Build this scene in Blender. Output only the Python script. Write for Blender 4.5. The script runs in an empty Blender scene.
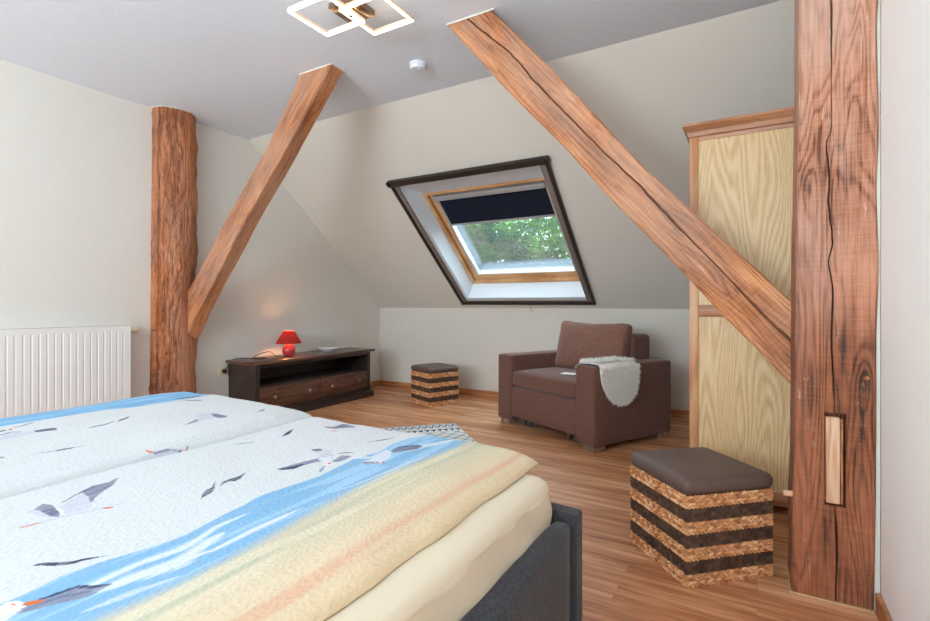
import bpy, bmesh, math, random
import numpy as np
from mathutils import Vector, Matrix, noise as mn
random.seed(7); rng = np.random.default_rng(7)
PI = math.pi
C = bpy.context.scene.collection
# ------------------------------------------------------------------ survey: what the photograph measures in metres
F = 498.; YAW = math.radians(30.4); HZ = 304.; EYE = 1.0
FW = np.array([-math.sin(YAW), math.cos(YAW), 0]); RT = np.array([math.cos(YAW), math.sin(YAW), 0]); UP = np.array([0, 0, 1.])
def ray(x, y): return F*FW + (x-465)*RT + (HZ-y)*UP
def atz(x, y, z): d = ray(x, y); return np.array([0, 0, EYE]) + d*((z-EYE)/d[2])
def atY(x, y, Y): d = ray(x, y); return np.array([0, 0, EYE]) + d*(Y/d[1])
def atX(x, y, X): d = ray(x, y); return np.array([0, 0, EYE]) + d*(X/d[0])
def lin(c):
    c = np.asarray(c, float)/255.
    return np.where(c <= .04045, c/12.92, ((c+.055)/1.055)**2.4)
def L4(c): return tuple(float(v) for v in lin(c)) + (1.,)

# ------------------------------------------------------------------ materials
def new_mat(name, rough=.6, spec=.5, metal=0.):
    m = bpy.data.materials.new(name); m.use_nodes = True
    nt = m.node_tree; b = nt.nodes['Principled BSDF']
    b.inputs['Roughness'].default_value = rough; b.inputs['Metallic'].default_value = metal
    b.inputs['Specular IOR Level'].default_value = spec
    return m, nt, b
def N(nt, t, **kw):
    n = nt.nodes.new(t)
    for k, v in kw.items():
        if k in n.inputs: n.inputs[k].default_value = v
        else: setattr(n, k, v)
    return n
def ramp(nt, fac, stops):
    r = nt.nodes.new('ShaderNodeValToRGB'); e = r.color_ramp.elements
    while len(e) < len(stops): e.new(.5)
    for i, (p, c) in enumerate(stops): e[i].position = p; e[i].color = c if len(c) == 4 else L4(c)
    nt.links.new(fac, r.inputs[0]); return r.outputs[0]
def mapping(nt, scale, rot=(0, 0, 0), loc=(0, 0, 0)):
    tc = nt.nodes.new('ShaderNodeTexCoord'); mp = N(nt, 'ShaderNodeMapping')
    mp.inputs['Scale'].default_value = scale; mp.inputs['Rotation'].default_value = rot; mp.inputs['Location'].default_value = loc
    nt.links.new(tc.outputs['Object'], mp.inputs['Vector']); return mp.outputs[0]
def math_(nt, op, a, b=None, c=None):
    n = nt.nodes.new('ShaderNodeMath'); n.operation = op
    for i, v in enumerate((a, b, c)):
        if v is None: continue
        if isinstance(v, (int, float)): n.inputs[i].default_value = v
        else: nt.links.new(v, n.inputs[i])
    return n.outputs[0]
def mixc(nt, fac, a, b, mode='MIX'):
    n = nt.nodes.new('ShaderNodeMix'); n.data_type = 'RGBA'; n.blend_type = mode
    for s, v in ((0, fac), (6, a), (7, b)):
        if isinstance(v, (int, float)): n.inputs[s].default_value = v
        elif isinstance(v, tuple): n.inputs[s].default_value = v if len(v) == 4 else L4(v)
        else: nt.links.new(v, n.inputs[s])
    return n.outputs[2]
def bump(nt, b, h, strength=.3, dist=.005):
    n = nt.nodes.new('ShaderNodeBump'); n.inputs['Strength'].default_value = strength; n.inputs['Distance'].default_value = dist
    nt.links.new(h, n.inputs['Height']); nt.links.new(n.outputs[0], b.inputs['Normal'])
def noise(nt, vec, scale, detail=4, rough=.55, dist=0.):
    n = N(nt, 'ShaderNodeTexNoise'); n.inputs['Scale'].default_value = scale; n.inputs['Detail'].default_value = detail
    n.inputs['Roughness'].default_value = rough; n.inputs['Distortion'].default_value = dist
    nt.links.new(vec, n.inputs['Vector']); return n.outputs['Fac']
def plain(name, col, rough=.5, spec=.5, metal=0., bsc=None, bst=.2, var=.0, bd=.003):
    m, nt, b = new_mat(name, rough, spec, metal)
    v = mapping(nt, (1, 1, 1))
    f = noise(nt, v, bsc or 20, 3)
    if var > 0:
        lo = tuple(max(0, c*(1-var)) for c in col); hi = tuple(min(255, c*(1+var)) for c in col)
        nt.links.new(ramp(nt, f, [(.3, lo), (.7, hi)]), b.inputs['Base Color'])
    else: b.inputs['Base Color'].default_value = L4(col)
    if bsc: bump(nt, b, f, bst, bd)
    return m
def fabric(name, col, var=.14, sc=420, rough=.95, bst=.35):
    m, nt, b = new_mat(name, rough, .15)
    v = mapping(nt, (1, 1, 1))
    f1 = noise(nt, v, sc, 2, .7); f2 = noise(nt, mapping(nt, (1, 1, 7)), sc*.45, 2, .7); f3 = noise(nt, mapping(nt, (7, 7, 1)), sc*.45, 2, .7)
    f = math_(nt, 'MULTIPLY', math_(nt, 'ADD', math_(nt, 'ADD', f1, f2), f3), .3333)
    f = math_(nt, 'ADD', math_(nt, 'MULTIPLY', f, .62), math_(nt, 'MULTIPLY', noise(nt, v, sc*.28, 4, .75), .38))
    lo = tuple(c*(1-var*1.5) for c in col); hi = tuple(min(255, c*(1+var*1.5)) for c in col)
    nt.links.new(ramp(nt, f, [(.36, lo), (.64, hi)]), b.inputs['Base Color'])
    bump(nt, b, f, bst, .0015)
    b.inputs['Sheen Weight'].default_value = .15
    return m
def wood(name, dark, mid, light, scale=(9, 9, 1.0), rings=9., rough=.5, bst=.25, fine=.35, knots=0., wear=None, wearamt=0., loc=(0, 0, 0), contrast=1.0, seg=None):
    """grain runs along local Z of the mapping"""
    m, nt, b = new_mat(name, rough, .4)
    v = mapping(nt, scale, loc=loc)
    n1 = noise(nt, v, 1.0, 2, .5, .3)
    kn = None
    if knots > 0:
        vo = N(nt, 'ShaderNodeTexVoronoi'); vo.inputs['Scale'].default_value = .55; nt.links.new(v, vo.inputs['Vector'])
        kd = vo.outputs['Distance']
        kn = math_(nt, 'SUBTRACT', 1., math_(nt, 'MINIMUM', math_(nt, 'MULTIPLY', kd, 5.), 1.))
        n1 = math_(nt, 'ADD', n1, math_(nt, 'MULTIPLY', kn, knots))
    s = math_(nt, 'SINE', math_(nt, 'MULTIPLY', n1, rings*6.28))
    s = math_(nt, 'MULTIPLY_ADD', s, .5, .5)
    fn = noise(nt, mapping(nt, (scale[0]*14, scale[1]*14, scale[2]*5), loc=loc), 1.0, 4, .65)
    big = noise(nt, mapping(nt, (scale[0]*.5, scale[1]*.5, scale[2]*.9), loc=loc), 1.0, 3, .6)
    t = math_(nt, 'ADD', math_(nt, 'MULTIPLY', s, .45*contrast), math_(nt, 'MULTIPLY', fn, fine*1.4))
    t = math_(nt, 'ADD', t, math_(nt, 'MULTIPLY', math_(nt, 'SUBTRACT', big, .5), 1.1))
    if kn is not None: t = math_(nt, 'SUBTRACT', t, math_(nt, 'MULTIPLY', math_(nt, 'POWER', kn, 2.), .9))
    col = ramp(nt, t, [(.02, dark), (.42, mid), (.85, light)])
    if wear:
        w = noise(nt, mapping(nt, (scale[0]*2.2, scale[1]*2.2, scale[2]*2.2), loc=(3, 1, 7)), 1., 6, .75)
        wf = math_(nt, 'MULTIPLY', math_(nt, 'GREATER_THAN', w, .60), wearamt)
        w2 = ramp(nt, w, [(.54, (0, 0, 0, 1)), (.70, (1, 1, 1, 1))])
        col = mixc(nt, math_(nt, 'MULTIPLY', w2, wearamt), col, wear)
    nt.links.new(col, b.inputs['Base Color'])
    bump(nt, b, math_(nt, 'ADD', math_(nt, 'MULTIPLY', fn, 1.), math_(nt, 'MULTIPLY', s, .4)), bst, .004)
    return m
def timber(name, dark, mid, light, grey, loc=(0, 0, 0), sc=1., ringamt=.3, greyamt=.5, wearamt=.5, bst=.7, low=None, rough=.6):
    m, nt, b = new_mat(name, rough, .35)
    def mp(x, z, l=(0, 0, 0)): return mapping(nt, (x*sc, x*sc, z*sc), loc=tuple(loc[i]+l[i] for i in range(3)))
    vo = N(nt, 'ShaderNodeTexVoronoi'); vo.inputs['Scale'].default_value = 1.; nt.links.new(mp(5.2, 1.3), vo.inputs['Vector'])
    kn = math_(nt, 'MAXIMUM', math_(nt, 'SUBTRACT', 1., math_(nt, 'MULTIPLY', vo.outputs['Distance'], 5.)), 0.)
    base = noise(nt, mp(7, .75), 1., 2, .5, .4)
    contour = math_(nt, 'ADD', base, math_(nt, 'MULTIPLY', math_(nt, 'POWER', kn, 1.6), .2))
    ring = math_(nt, 'POWER', math_(nt, 'MULTIPLY_ADD', math_(nt, 'SINE', math_(nt, 'MULTIPLY', contour, 120.)), .5, .5), 2.5)
    fib = noise(nt, mp(95, 2.6), 1., 4, .7); fib2 = noise(nt, mp(260, 9), 1., 3, .7)
    patch = noise(nt, mp(5, 1.6, (4, 2, 0)), 1., 4, .6); saw = noise(nt, mp(5, 120), 1., 3, .7)
    t = math_(nt, 'MULTIPLY', fib, .8)
    t = math_(nt, 'ADD', t, math_(nt, 'MULTIPLY', math_(nt, 'SUBTRACT', fib2, .5), .55))
    t = math_(nt, 'ADD', t, math_(nt, 'MULTIPLY', math_(nt, 'SUBTRACT', patch, .5), 1.15))
    t = math_(nt, 'ADD', t, math_(nt, 'MULTIPLY', math_(nt, 'SUBTRACT', saw, .5), .35))
    t = math_(nt, 'SUBTRACT', t, math_(nt, 'MULTIPLY', ring, ringamt*.5))
    t = math_(nt, 'SUBTRACT', t, math_(nt, 'MULTIPLY', math_(nt, 'POWER', kn, 3.), 1.0))
    col = ramp(nt, t, [(-.0, dark), (.25, mid), (.55, light)])
    gp = noise(nt, mp(4, 1.1, (9, 9, 3)), 1., 3, .6)
    gf = math_(nt, 'MULTIPLY', ramp(nt, gp, [(.44, (0, 0, 0, 1)), (.62, (1, 1, 1, 1))]), greyamt)
    col = mixc(nt, gf, col, mixc(nt, fib, tuple(c*.8 for c in grey), tuple(min(255, c*1.15) for c in grey)))
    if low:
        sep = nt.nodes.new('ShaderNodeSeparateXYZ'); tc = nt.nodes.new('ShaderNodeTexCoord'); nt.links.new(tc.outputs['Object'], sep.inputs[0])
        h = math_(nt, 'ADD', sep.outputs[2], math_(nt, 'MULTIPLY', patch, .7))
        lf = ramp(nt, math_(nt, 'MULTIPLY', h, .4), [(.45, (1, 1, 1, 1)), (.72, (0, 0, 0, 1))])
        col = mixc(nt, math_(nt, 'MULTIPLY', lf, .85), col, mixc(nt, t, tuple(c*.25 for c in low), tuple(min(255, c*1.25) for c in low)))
    w = noise(nt, mp(26, 7, (3, 1, 7)), 1., 7, .8)
    wf = ramp(nt, w, [(.60, (0, 0, 0, 1)), (.68, (1, 1, 1, 1))])
    col = mixc(nt, math_(nt, 'MULTIPLY', wf, wearamt), col, (224, 196, 176))
    nt.links.new(col, b.inputs['Base Color'])
    hh = math_(nt, 'ADD', math_(nt, 'ADD', fib, math_(nt, 'MULTIPLY', saw, .5)), math_(nt, 'MULTIPLY', ring, -.5))
    bump(nt, b, hh, bst, .006); return m
def attr_mat(name, rough=.9, cell=150, bst=.5, bd=.004, spec=.2):
    m, nt, b = new_mat(name, rough, spec)
    a = N(nt, 'ShaderNodeAttribute', attribute_name='Col')
    nt.links.new(a.outputs['Color'], b.inputs['Base Color'])
    vo = N(nt, 'ShaderNodeTexVoronoi', feature='SMOOTH_F1'); vo.inputs['Scale'].default_value = cell
    nt.links.new(mapping(nt, (1, .6, 1)), vo.inputs['Vector'])
    bump(nt, b, vo.outputs['Distance'], bst, bd)
    return m
def emit(name, col, s):
    m = bpy.data.materials.new(name); m.use_nodes = True; nt = m.node_tree; nt.nodes.clear()
    e = nt.nodes.new('ShaderNodeEmission'); e.inputs[0].default_value = L4(col); e.inputs[1].default_value = s
    o = nt.nodes.new('ShaderNodeOutputMaterial'); nt.links.new(e.outputs[0], o.inputs[0]); return m

M = {}
def wallmat(name, col, vert=True):
    m, nt, b = new_mat(name, .9, .2)
    v = mapping(nt, (220, 220, 6) if vert else (1, 1, 1))
    f = noise(nt, v, 1. if vert else 75, 4, .6)
    lo = tuple(c*.985 for c in col)
    nt.links.new(ramp(nt, f, [(.3, lo), (.7, col)]), b.inputs['Base Color'])
    bump(nt, b, f, .25 if vert else .3, .002 if vert else .004)
    return m
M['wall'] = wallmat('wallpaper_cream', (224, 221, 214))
M['slope'] = wallmat('wallpaper_slope_shaded', (214, 209, 200))  # same paper as the walls, shade of slope and low wall in the colour
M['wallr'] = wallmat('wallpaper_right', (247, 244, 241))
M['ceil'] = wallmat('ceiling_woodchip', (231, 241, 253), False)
M['reveal'] = plain('white_plaster', (222, 230, 238), .7, .3)
def floormat():
    m, nt, b = new_mat('laminate_floor', .42, .45)
    vec = mapping(nt, (1, 1, 1))
    br = N(nt, 'ShaderNodeTexBrick'); br.offset = .37; br.offset_frequency = 2
    br.inputs['Scale'].default_value = 1.; br.inputs['Brick Width'].default_value = 1.15; br.inputs['Row Height'].default_value = .095
    br.inputs['Mortar Size'].default_value = .0007; br.inputs['Mortar Smooth'].default_value = .3; br.inputs['Bias'].default_value = 0
    br.inputs['Color1'].default_value = (0, 0, 0, 1); br.inputs['Color2'].default_value = (1, 1, 1, 1); br.inputs['Mortar'].default_value = (.2, .2, .2, 1)
    nt.links.new(vec, br.inputs['Vector'])
    sep = nt.nodes.new('ShaderNodeSeparateColor'); nt.links.new(br.outputs['Color'], sep.inputs[0]); pl = sep.outputs[0]
    # grain offset per plank
    cx = nt.nodes.new('ShaderNodeCombineXYZ'); nt.links.new(math_(nt, 'MULTIPLY', pl, 37.), cx.inputs[0]); nt.links.new(math_(nt, 'MULTIPLY', pl, 11.), cx.inputs[2])
    def g(scale):
        a = nt.nodes.new('ShaderNodeVectorMath'); a.operation = 'ADD'
        nt.links.new(mapping(nt, scale), a.inputs[0]); nt.links.new(cx.outputs[0], a.inputs[1]); return a.outputs[0]
    n1 = noise(nt, g((1.3, 16, 1)), 1., 4, .6, .6); n2 = noise(nt, g((5, 130, 1)), 1., 4, .65); n3 = noise(nt, g((2.6, 34, 1)), 1., 3, .6, .4)
    t = math_(nt, 'ADD', math_(nt, 'MULTIPLY', n1, .75), math_(nt, 'MULTIPLY', n2, .35))
    t = math_(nt, 'ADD', t, math_(nt, 'MULTIPLY', math_(nt, 'SUBTRACT', pl, .5), .20))
    t = math_(nt, 'ADD', t, math_(nt, 'MULTIPLY', math_(nt, 'SUBTRACT', n3, .5), .8))
    col = ramp(nt, t, [(.28, (140, 84, 48)), (.45, (184, 122, 80)), (.6, (206, 148, 106)), (.78, (226, 178, 138))])
    col = mixc(nt, math_(nt, 'MULTIPLY', br.outputs['Fac'], .4), col, (110, 66, 42))
    nt.links.new(col, b.inputs['Base Color'])
    bump(nt, b, math_(nt, 'SUBTRACT', n2, math_(nt, 'MULTIPLY', br.outputs['Fac'], 2.)), .12, .001)
    return m
M['floor'] = floormat()
M['oaktrim'] = wood('trim_wood', (150, 92, 52), (184, 122, 76), (206, 148, 100), scale=(1.5, 30, 30), rings=3, rough=.45, bst=.05)
M['beam'] = timber('old_timber', (88, 42, 20), (168, 102, 60), (208, 146, 100), (170, 136, 118), ringamt=.30, greyamt=.5, wearamt=.35)
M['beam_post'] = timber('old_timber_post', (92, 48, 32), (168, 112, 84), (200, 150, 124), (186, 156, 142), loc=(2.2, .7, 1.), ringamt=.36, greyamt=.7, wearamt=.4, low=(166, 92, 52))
M['beam_rough'] = timber('old_timber_rough', (70, 34, 16), (146, 82, 46), (190, 122, 80), (196, 156, 132), loc=(5, 5, 1), ringamt=.3, greyamt=.3, wearamt=.5, bst=1.)
M['cracks'] = plain('timber_crack', (38, 20, 12), .9)
M['tenon'] = wood('pale_tenon', (168, 112, 76), (204, 156, 120), (224, 186, 156), scale=(14, 14, 2), rings=4, rough=.7, bst=.3)
M['ward_frame'] = wood('wardrobe_frame', (162, 106, 68), (196, 140, 98), (214, 166, 124), scale=(26, 26, 2.5), rings=2, rough=.4, bst=.06, fine=.4)
M['ward_rail'] = wood('wardrobe_rail', (134, 80, 50), (164, 108, 72), (190, 134, 98), scale=(2.5, 26, 26), rings=2, rough=.4, bst=.06, fine=.4)
def oakpanel(name, loc):
    m, nt, b = new_mat(name, .42, .4)
    v = mapping(nt, (4.6, 4.6, .55), loc=loc)
    n1 = noise(nt, v, 1.0, 1.5, .4, .25)
    s = math_(nt, 'SINE', math_(nt, 'MULTIPLY', n1, 260.))
    s = math_(nt, 'MULTIPLY_ADD', s, .5, .5)
    fn = noise(nt, mapping(nt, (170, 170, 9)), 1., 3, .7)
    t = math_(nt, 'ADD', math_(nt, 'MULTIPLY', s, .26), math_(nt, 'MULTIPLY', fn, .85))
    nt.links.new(ramp(nt, t, [(.2, (178, 138, 88)), (.55, (212, 178, 130)), (.9, (228, 202, 160))]), b.inputs['Base Color'])
    bump(nt, b, t, .06, .002); return m
M['oak_up'] = oakpanel('oak_veneer_upper', (1.3, 0, .4)); M['oak_lo'] = oakpanel('oak_veneer_lower', (4.2, 0, 2.))
M['cab'] = wood('dark_pine', (44, 32, 29), (60, 45, 40), (78, 60, 54), scale=(14, 1.6, 14), rings=4, rough=.38, bst=.05, fine=.3, contrast=.5)
M['cabtop'] = wood('dark_pine_top', (52, 32, 24), (84, 56, 44), (112, 80, 64), scale=(14, 1.4, 14), rings=4, rough=.28, bst=.06, fine=.4)
M['drawer'] = wood('walnut_stained_pine', (58, 34, 28), (98, 64, 50), (130, 90, 72), scale=(16, 2.2, 16), rings=4, rough=.4, bst=.06, fine=.35, knots=.5, contrast=.6)
M['cabin'] = plain('dark_cabinet_inside', (40, 26, 22), .6)
M['bronze'] = plain('bronze_knob', (168, 144, 128), .35, .5, .7)
M['winwood'] = wood('lacquered_pine', (186, 134, 86), (204, 156, 108), (216, 174, 128), scale=(4, 4, 4), rings=2, rough=.35, bst=.04)
M['white'] = plain('white_lacquer', (232, 234, 236), .35, .5)
M['radiator'] = plain('radiator_enamel', (232, 231, 230), .35, .5)
M['cream'] = plain('cream_plastic', (226, 214, 178), .4)
M['screen'] = plain('dark_brown_aluminium', (46, 36, 32), .4, .5, .2)
M['screen_in'] = plain('brown_side_rail', (118, 106, 98), .5, .4)
M['navy'] = plain('navy_blackout_fabric', (22, 28, 44), .8, .2, bsc=300, bst=.1)
M['alu'] = plain('brushed_aluminium', (190, 194, 198), .35, .5, .6)
M['outerbox'] = plain('grey_metal_flashing', (92, 108, 120), .55, .4, .2)
M['chairfab'] = fabric('brown_sofa_fabric', (102, 72, 62), .24, 330)
M['cushfab'] = fabric('brown_cushion_fabric', (116, 83, 72), .26, 300)
M['bedfab'] = fabric('charcoal_bed_fabric', (52, 53, 58), .42, 380)
M['sheet'] = plain('cream_sheet', (226, 214, 190), .85, .15, bsc=9, bst=.12, bd=.02)
M['leather'] = plain('brown_leatherette', (94, 76, 70), .5, .4, bsc=260, bst=.12, bd=.001)
def island(name, stops, rough, sc=60, amt=.45, st=.3):
    m, nt, b = new_mat(name, rough, .4)
    g = nt.nodes.new('ShaderNodeNewGeometry'); f = noise(nt, mapping(nt, (1, 1, 1)), sc, 3, .7)
    t = math_(nt, 'ADD', math_(nt, 'MULTIPLY', g.outputs['Random Per Island'], 1-amt), math_(nt, 'MULTIPLY', f, amt))
    nt.links.new(ramp(nt, t, stops), b.inputs['Base Color']); bump(nt, b, f, st, .002); return m
M['darkweave'] = island('dark_woven_band', [(.1, (56, 40, 32)), (.5, (84, 62, 50)), (.9, (112, 86, 70))], .6, 200, .5)
M['braid'] = island('water_hyacinth_braid', [(.1, (150, 88, 48)), (.4, (206, 144, 94)), (.65, (220, 164, 114)), (.9, (240, 206, 166))], .55, 130, .4)
M['braid_core'] = plain('braid_shadow_core', (96, 58, 32), .8)
M['fur'] = plain('sheepskin_wool', (253, 250, 242), .95, .1, bsc=70, bst=.6, var=.05, bd=.01)
M['paper'] = plain('white_paper', (238, 238, 236), .6)
M['steel'] = plain('grey_steel', (150, 150, 152), .35, .5, .8)
M['footwood'] = wood('greyed_oak_foot', (120, 100, 84), (160, 138, 120), (186, 166, 148), scale=(20, 20, 4), rings=2, rough=.5, bst=.05)
M['black'] = plain('black_rubber', (26, 26, 28), .55)
M['ceramic'] = plain('red_glazed_ceramic', (196, 62, 62), .18, .6)
M['plate'] = plain('white_porcelain', (244, 246, 250), .2, .6)
M['mirror'] = plain('brushed_bronze_plate', (160, 138, 120), .22, .5, 1.)
M['led'] = emit('led_strip', (255, 220, 180), 14.)
M['ledframe'] = plain('lamp_frame', (244, 226, 204), .5, .4)
M['detector'] = plain('white_detector_plastic', (222, 228, 240), .4)
M['gap'] = plain('white_sealant', (216, 218, 208), .7)
def shade():
    m, nt, b = new_mat('red_lamp_shade', .8, .2)
    b.inputs['Base Color'].default_value = L4((160, 52, 44))
    tr = nt.nodes.new('ShaderNodeBsdfTranslucent'); tr.inputs[0].default_value = L4((224, 96, 60))
    mx = nt.nodes.new('ShaderNodeMixShader'); mx.inputs[0].default_value = .17
    nt.links.new(b.outputs[0], mx.inputs[1]); nt.links.new(tr.outputs[0], mx.inputs[2])
    nt.links.new(mx.outputs[0], nt.nodes['Material Output'].inputs[0])
    bump(nt, b, noise(nt, mapping(nt, (200, 200, 10)), 1., 2), .2, .001); return m
M['shade'] = shade()
def glass():
    m = bpy.data.materials.new('window_glass'); m.use_nodes = True; nt = m.node_tree; nt.nodes.clear()
    t = nt.nodes.new('ShaderNodeBsdfTransparent'); t.inputs[0].default_value = (.93, .98, .97, 1)
    g = nt.nodes.new('ShaderNodeBsdfGlossy'); g.inputs['Roughness'].default_value = .03
    d = nt.nodes.new('ShaderNodeBsdfTranslucent'); d.inputs[0].default_value = (.9, .95, 1, 1)
    vo = N(nt, 'ShaderNodeTexVoronoi'); vo.inputs['Scale'].default_value = 70; nt.links.new(mapping(nt, (1, 1, 1)), vo.inputs['Vector'])
    drops = math_(nt, 'LESS_THAN', vo.outputs['Distance'], .13)
    fr = nt.nodes.new('ShaderNodeFresnel'); fr.inputs[0].default_value = 1.35
    mx = nt.nodes.new('ShaderNodeMixShader'); nt.links.new(math_(nt, 'MULTIPLY', fr.outputs[0], .7), mx.inputs[0]); nt.links.new(t.outputs[0], mx.inputs[1]); nt.links.new(g.outputs[0], mx.inputs[2])
    m2 = nt.nodes.new('ShaderNodeMixShader'); nt.links.new(math_(nt, 'MULTIPLY_ADD', drops, .10, .012), m2.inputs[0]); nt.links.new(mx.outputs[0], m2.inputs[1]); nt.links.new(d.outputs[0], m2.inputs[2])
    o = nt.nodes.new('ShaderNodeOutputMaterial'); nt.links.new(m2.outputs[0], o.inputs[0]); return m
M['glass'] = glass()
def leafmat():
    m, nt, b = new_mat('green_leaves', .6, .3)
    f = noise(nt, mapping(nt, (1, 1, 1)), 1.6, 3, .6); g = nt.nodes.new('ShaderNodeNewGeometry')
    f = math_(nt, 'ADD', math_(nt, 'MULTIPLY', f, .75), math_(nt, 'MULTIPLY', g.outputs['Random Per Island'], .25))
    c = ramp(nt, f, [(.36, (18, 48, 34)), (.5, (44, 96, 44)), (.64, (112, 158, 66))])
    nt.links.new(c, b.inputs['Base Color'])
    tr = nt.nodes.new('ShaderNodeBsdfTranslucent'); nt.links.new(c, tr.inputs[0])
    mx = nt.nodes.new('ShaderNodeMixShader'); mx.inputs[0].default_value = .4
    nt.links.new(b.outputs[0], mx.inputs[1]); nt.links.new(tr.outputs[0], mx.inputs[2]); nt.links.new(mx.outputs[0], nt.nodes['Material Output'].inputs[0]); return m
M['leaf'] = leafmat()
M['bark'] = plain('tree_bark', (78, 66, 52), .9, .2, bsc=12, bst=.8, var=.2)
M['grass'] = plain('lawn', (84, 116, 60), .95, .1, bsc=3, var=.2)
M['duvet'] = attr_mat('seersucker_duvet', .92, 170, .6, .004)
M['rug'] = attr_mat('woven_rug', .95, 260, .4, .002)

# ------------------------------------------------------------------ objects
def link(name, me, mat=None, parent=None):
    o = bpy.data.objects.new(name, me); C.objects.link(o)
    if mat and me is not None: me.materials.append(mat)
    if parent: o.parent = parent
    return o
def ob(name, bm, mat, parent=None, smooth=None, bevel=0, seg=2):
    if bevel: bmesh.ops.bevel(bm, geom=list(bm.edges), offset=bevel, segments=seg, profile=.5, affect='EDGES', clamp_overlap=True)
    bmesh.ops.recalc_face_normals(bm, faces=bm.faces)
    me = bpy.data.meshes.new(name); bm.to_mesh(me); bm.free()
    if smooth is not None: smooth_by(me, smooth)
    return link(name, me, mat, parent)
def smooth_by(me, ang):
    for p in me.polygons: p.use_smooth = True
    me.set_sharp_from_angle(angle=math.radians(ang))
def tag(o, label, cat, group=None, kind=None):
    o['label'] = label; o['category'] = cat
    if group: o['group'] = group
    if kind: o['kind'] = kind
    return o
def empty(name, loc=(0, 0, 0), rz=0.):
    o = bpy.data.objects.new(name, None); C.objects.link(o); o.location = loc; o.rotation_euler = (0, 0, rz); o.empty_display_size = .1; return o
def struct(o): o['kind'] = 'structure'; return o
def box(bm, a, b, mat4=None):
    x0, y0, z0 = a; x1, y1, z1 = b
    vs = [bm.verts.new(p) for p in ((x0, y0, z0), (x1, y0, z0), (x1, y1, z0), (x0, y1, z0), (x0, y0, z1), (x1, y0, z1), (x1, y1, z1), (x0, y1, z1))]
    for f in ((0, 3, 2, 1), (4, 5, 6, 7), (0, 1, 5, 4), (1, 2, 6, 5), (2, 3, 7, 6), (3, 0, 4, 7)): bm.faces.new([vs[i] for i in f])
    if mat4: bmesh.ops.transform(bm, matrix=mat4, verts=vs)
    return vs
def BM(): return bmesh.new()
def bx(name, a, b, mat, parent=None, bevel=.0, smooth=None, seg=2):
    bm = BM(); box(bm, a, b); return ob(name, bm, mat, parent, smooth if smooth is not None else (40 if bevel else None), bevel, seg)
def lathe(bm, prof, n=40, c=(0, 0, 0)):
    rings = []
    for r, z in prof:
        if r < 1e-5: rings.append([bm.verts.new((c[0], c[1], c[2]+z))])
        else: rings.append([bm.verts.new((c[0]+r*math.cos(2*PI*i/n), c[1]+r*math.sin(2*PI*i/n), c[2]+z)) for i in range(n)])
    for A, B in zip(rings, rings[1:]):
        for i in range(n):
            j = (i+1) % n
            if len(A) == 1 and len(B) == 1: continue
            if len(A) == 1: bm.faces.new((A[0], B[j], B[i]))
            elif len(B) == 1: bm.faces.new((A[i], A[j], B[0]))
            else: bm.faces.new((A[i], A[j], B[j], B[i]))
def tube(bm, pts, r, n=8, closed=False):
    pts = [Vector(p) for p in pts]; rings = []
    for i, p in enumerate(pts):
        t = (pts[min(i+1, len(pts)-1)]-pts[max(i-1, 0)]).normalized()
        u = t.cross(Vector((0, 0, 1)));
        if u.length < 1e-3: u = t.cross(Vector((1, 0, 0)))
        u.normalize(); w = t.cross(u)
        rr = r[i] if isinstance(r, (list, tuple)) else r
        rings.append([bm.verts.new(p+u*rr*math.cos(2*PI*k/n)+w*rr*math.sin(2*PI*k/n)) for k in range(n)])
    for A, B in zip(rings, rings[1:]):
        for k in range(n): bm.faces.new((A[k], A[(k+1) % n], B[(k+1) % n], B[k]))
    bm.faces.new(rings[0]); bm.faces.new(rings[-1][::-1])
def catmull(P, n=8):
    P = [Vector(p) for p in P]; out = []
    for i in range(len(P)-1):
        a, b, c, d = P[max(i-1, 0)], P[i], P[i+1], P[min(i+2, len(P)-1)]
        for k in range(n):
            t = k/n; out.append(.5*((2*b)+(c-a)*t+(2*a-5*b+4*c-d)*t*t+(3*b-a-3*c+d)*t**3))
    out.append(P[-1]); return out
def pillow(bm, size, n=22, ex=.22, puff=.0, noise_amt=.0, seed=0, mat4=None):
    """rounded cushion: box [-.5,.5]*size, edges rounded by superellipsoid mapping, middle puffed"""
    sx, sy, sz = [s/2 for s in size]
    bmesh_tmp = BM(); bmesh.ops.create_cube(bmesh_tmp, size=2.)
    bmesh.ops.subdivide_edges(bmesh_tmp, edges=list(bmesh_tmp.edges), cuts=n, use_grid_fill=True)
    rr = ex*min(sx, sy, sz)*2 if ex < 1 else ex
    for v in bmesh_tmp.verts:
        p = v.co.copy()
        q = Vector((p.x*sx, p.y*sy, p.z*sz))
        inner = Vector((max(-sx+rr, min(sx-rr, q.x)), max(-sy+rr, min(sy-rr, q.y)), max(-sz+rr, min(sz-rr, q.z))))
        d = q-inner
        if d.length > 1e-7: q = inner+d.normalized()*min(rr, d.length if False else rr)
        fx = 1-abs(q.x/sx)**2.5; fy = 1-abs(q.y/sy)**2.5
        q.z += puff*max(fx, 0)**.7*max(fy, 0)**.7*(1 if q.z > 0 else -1)
        if noise_amt: q += Vector(mn.noise_vector(q*5+Vector((seed, 0, 0))))*noise_amt
        v.co = q
    if mat4: bmesh.ops.transform(bmesh_tmp, matrix=mat4, verts=bmesh_tmp.verts)
    me = bpy.data.meshes.new('t'); bmesh_tmp.to_mesh(me); bmesh_tmp.free(); bm.from_mesh(me); bpy.data.meshes.remove(me)
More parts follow.
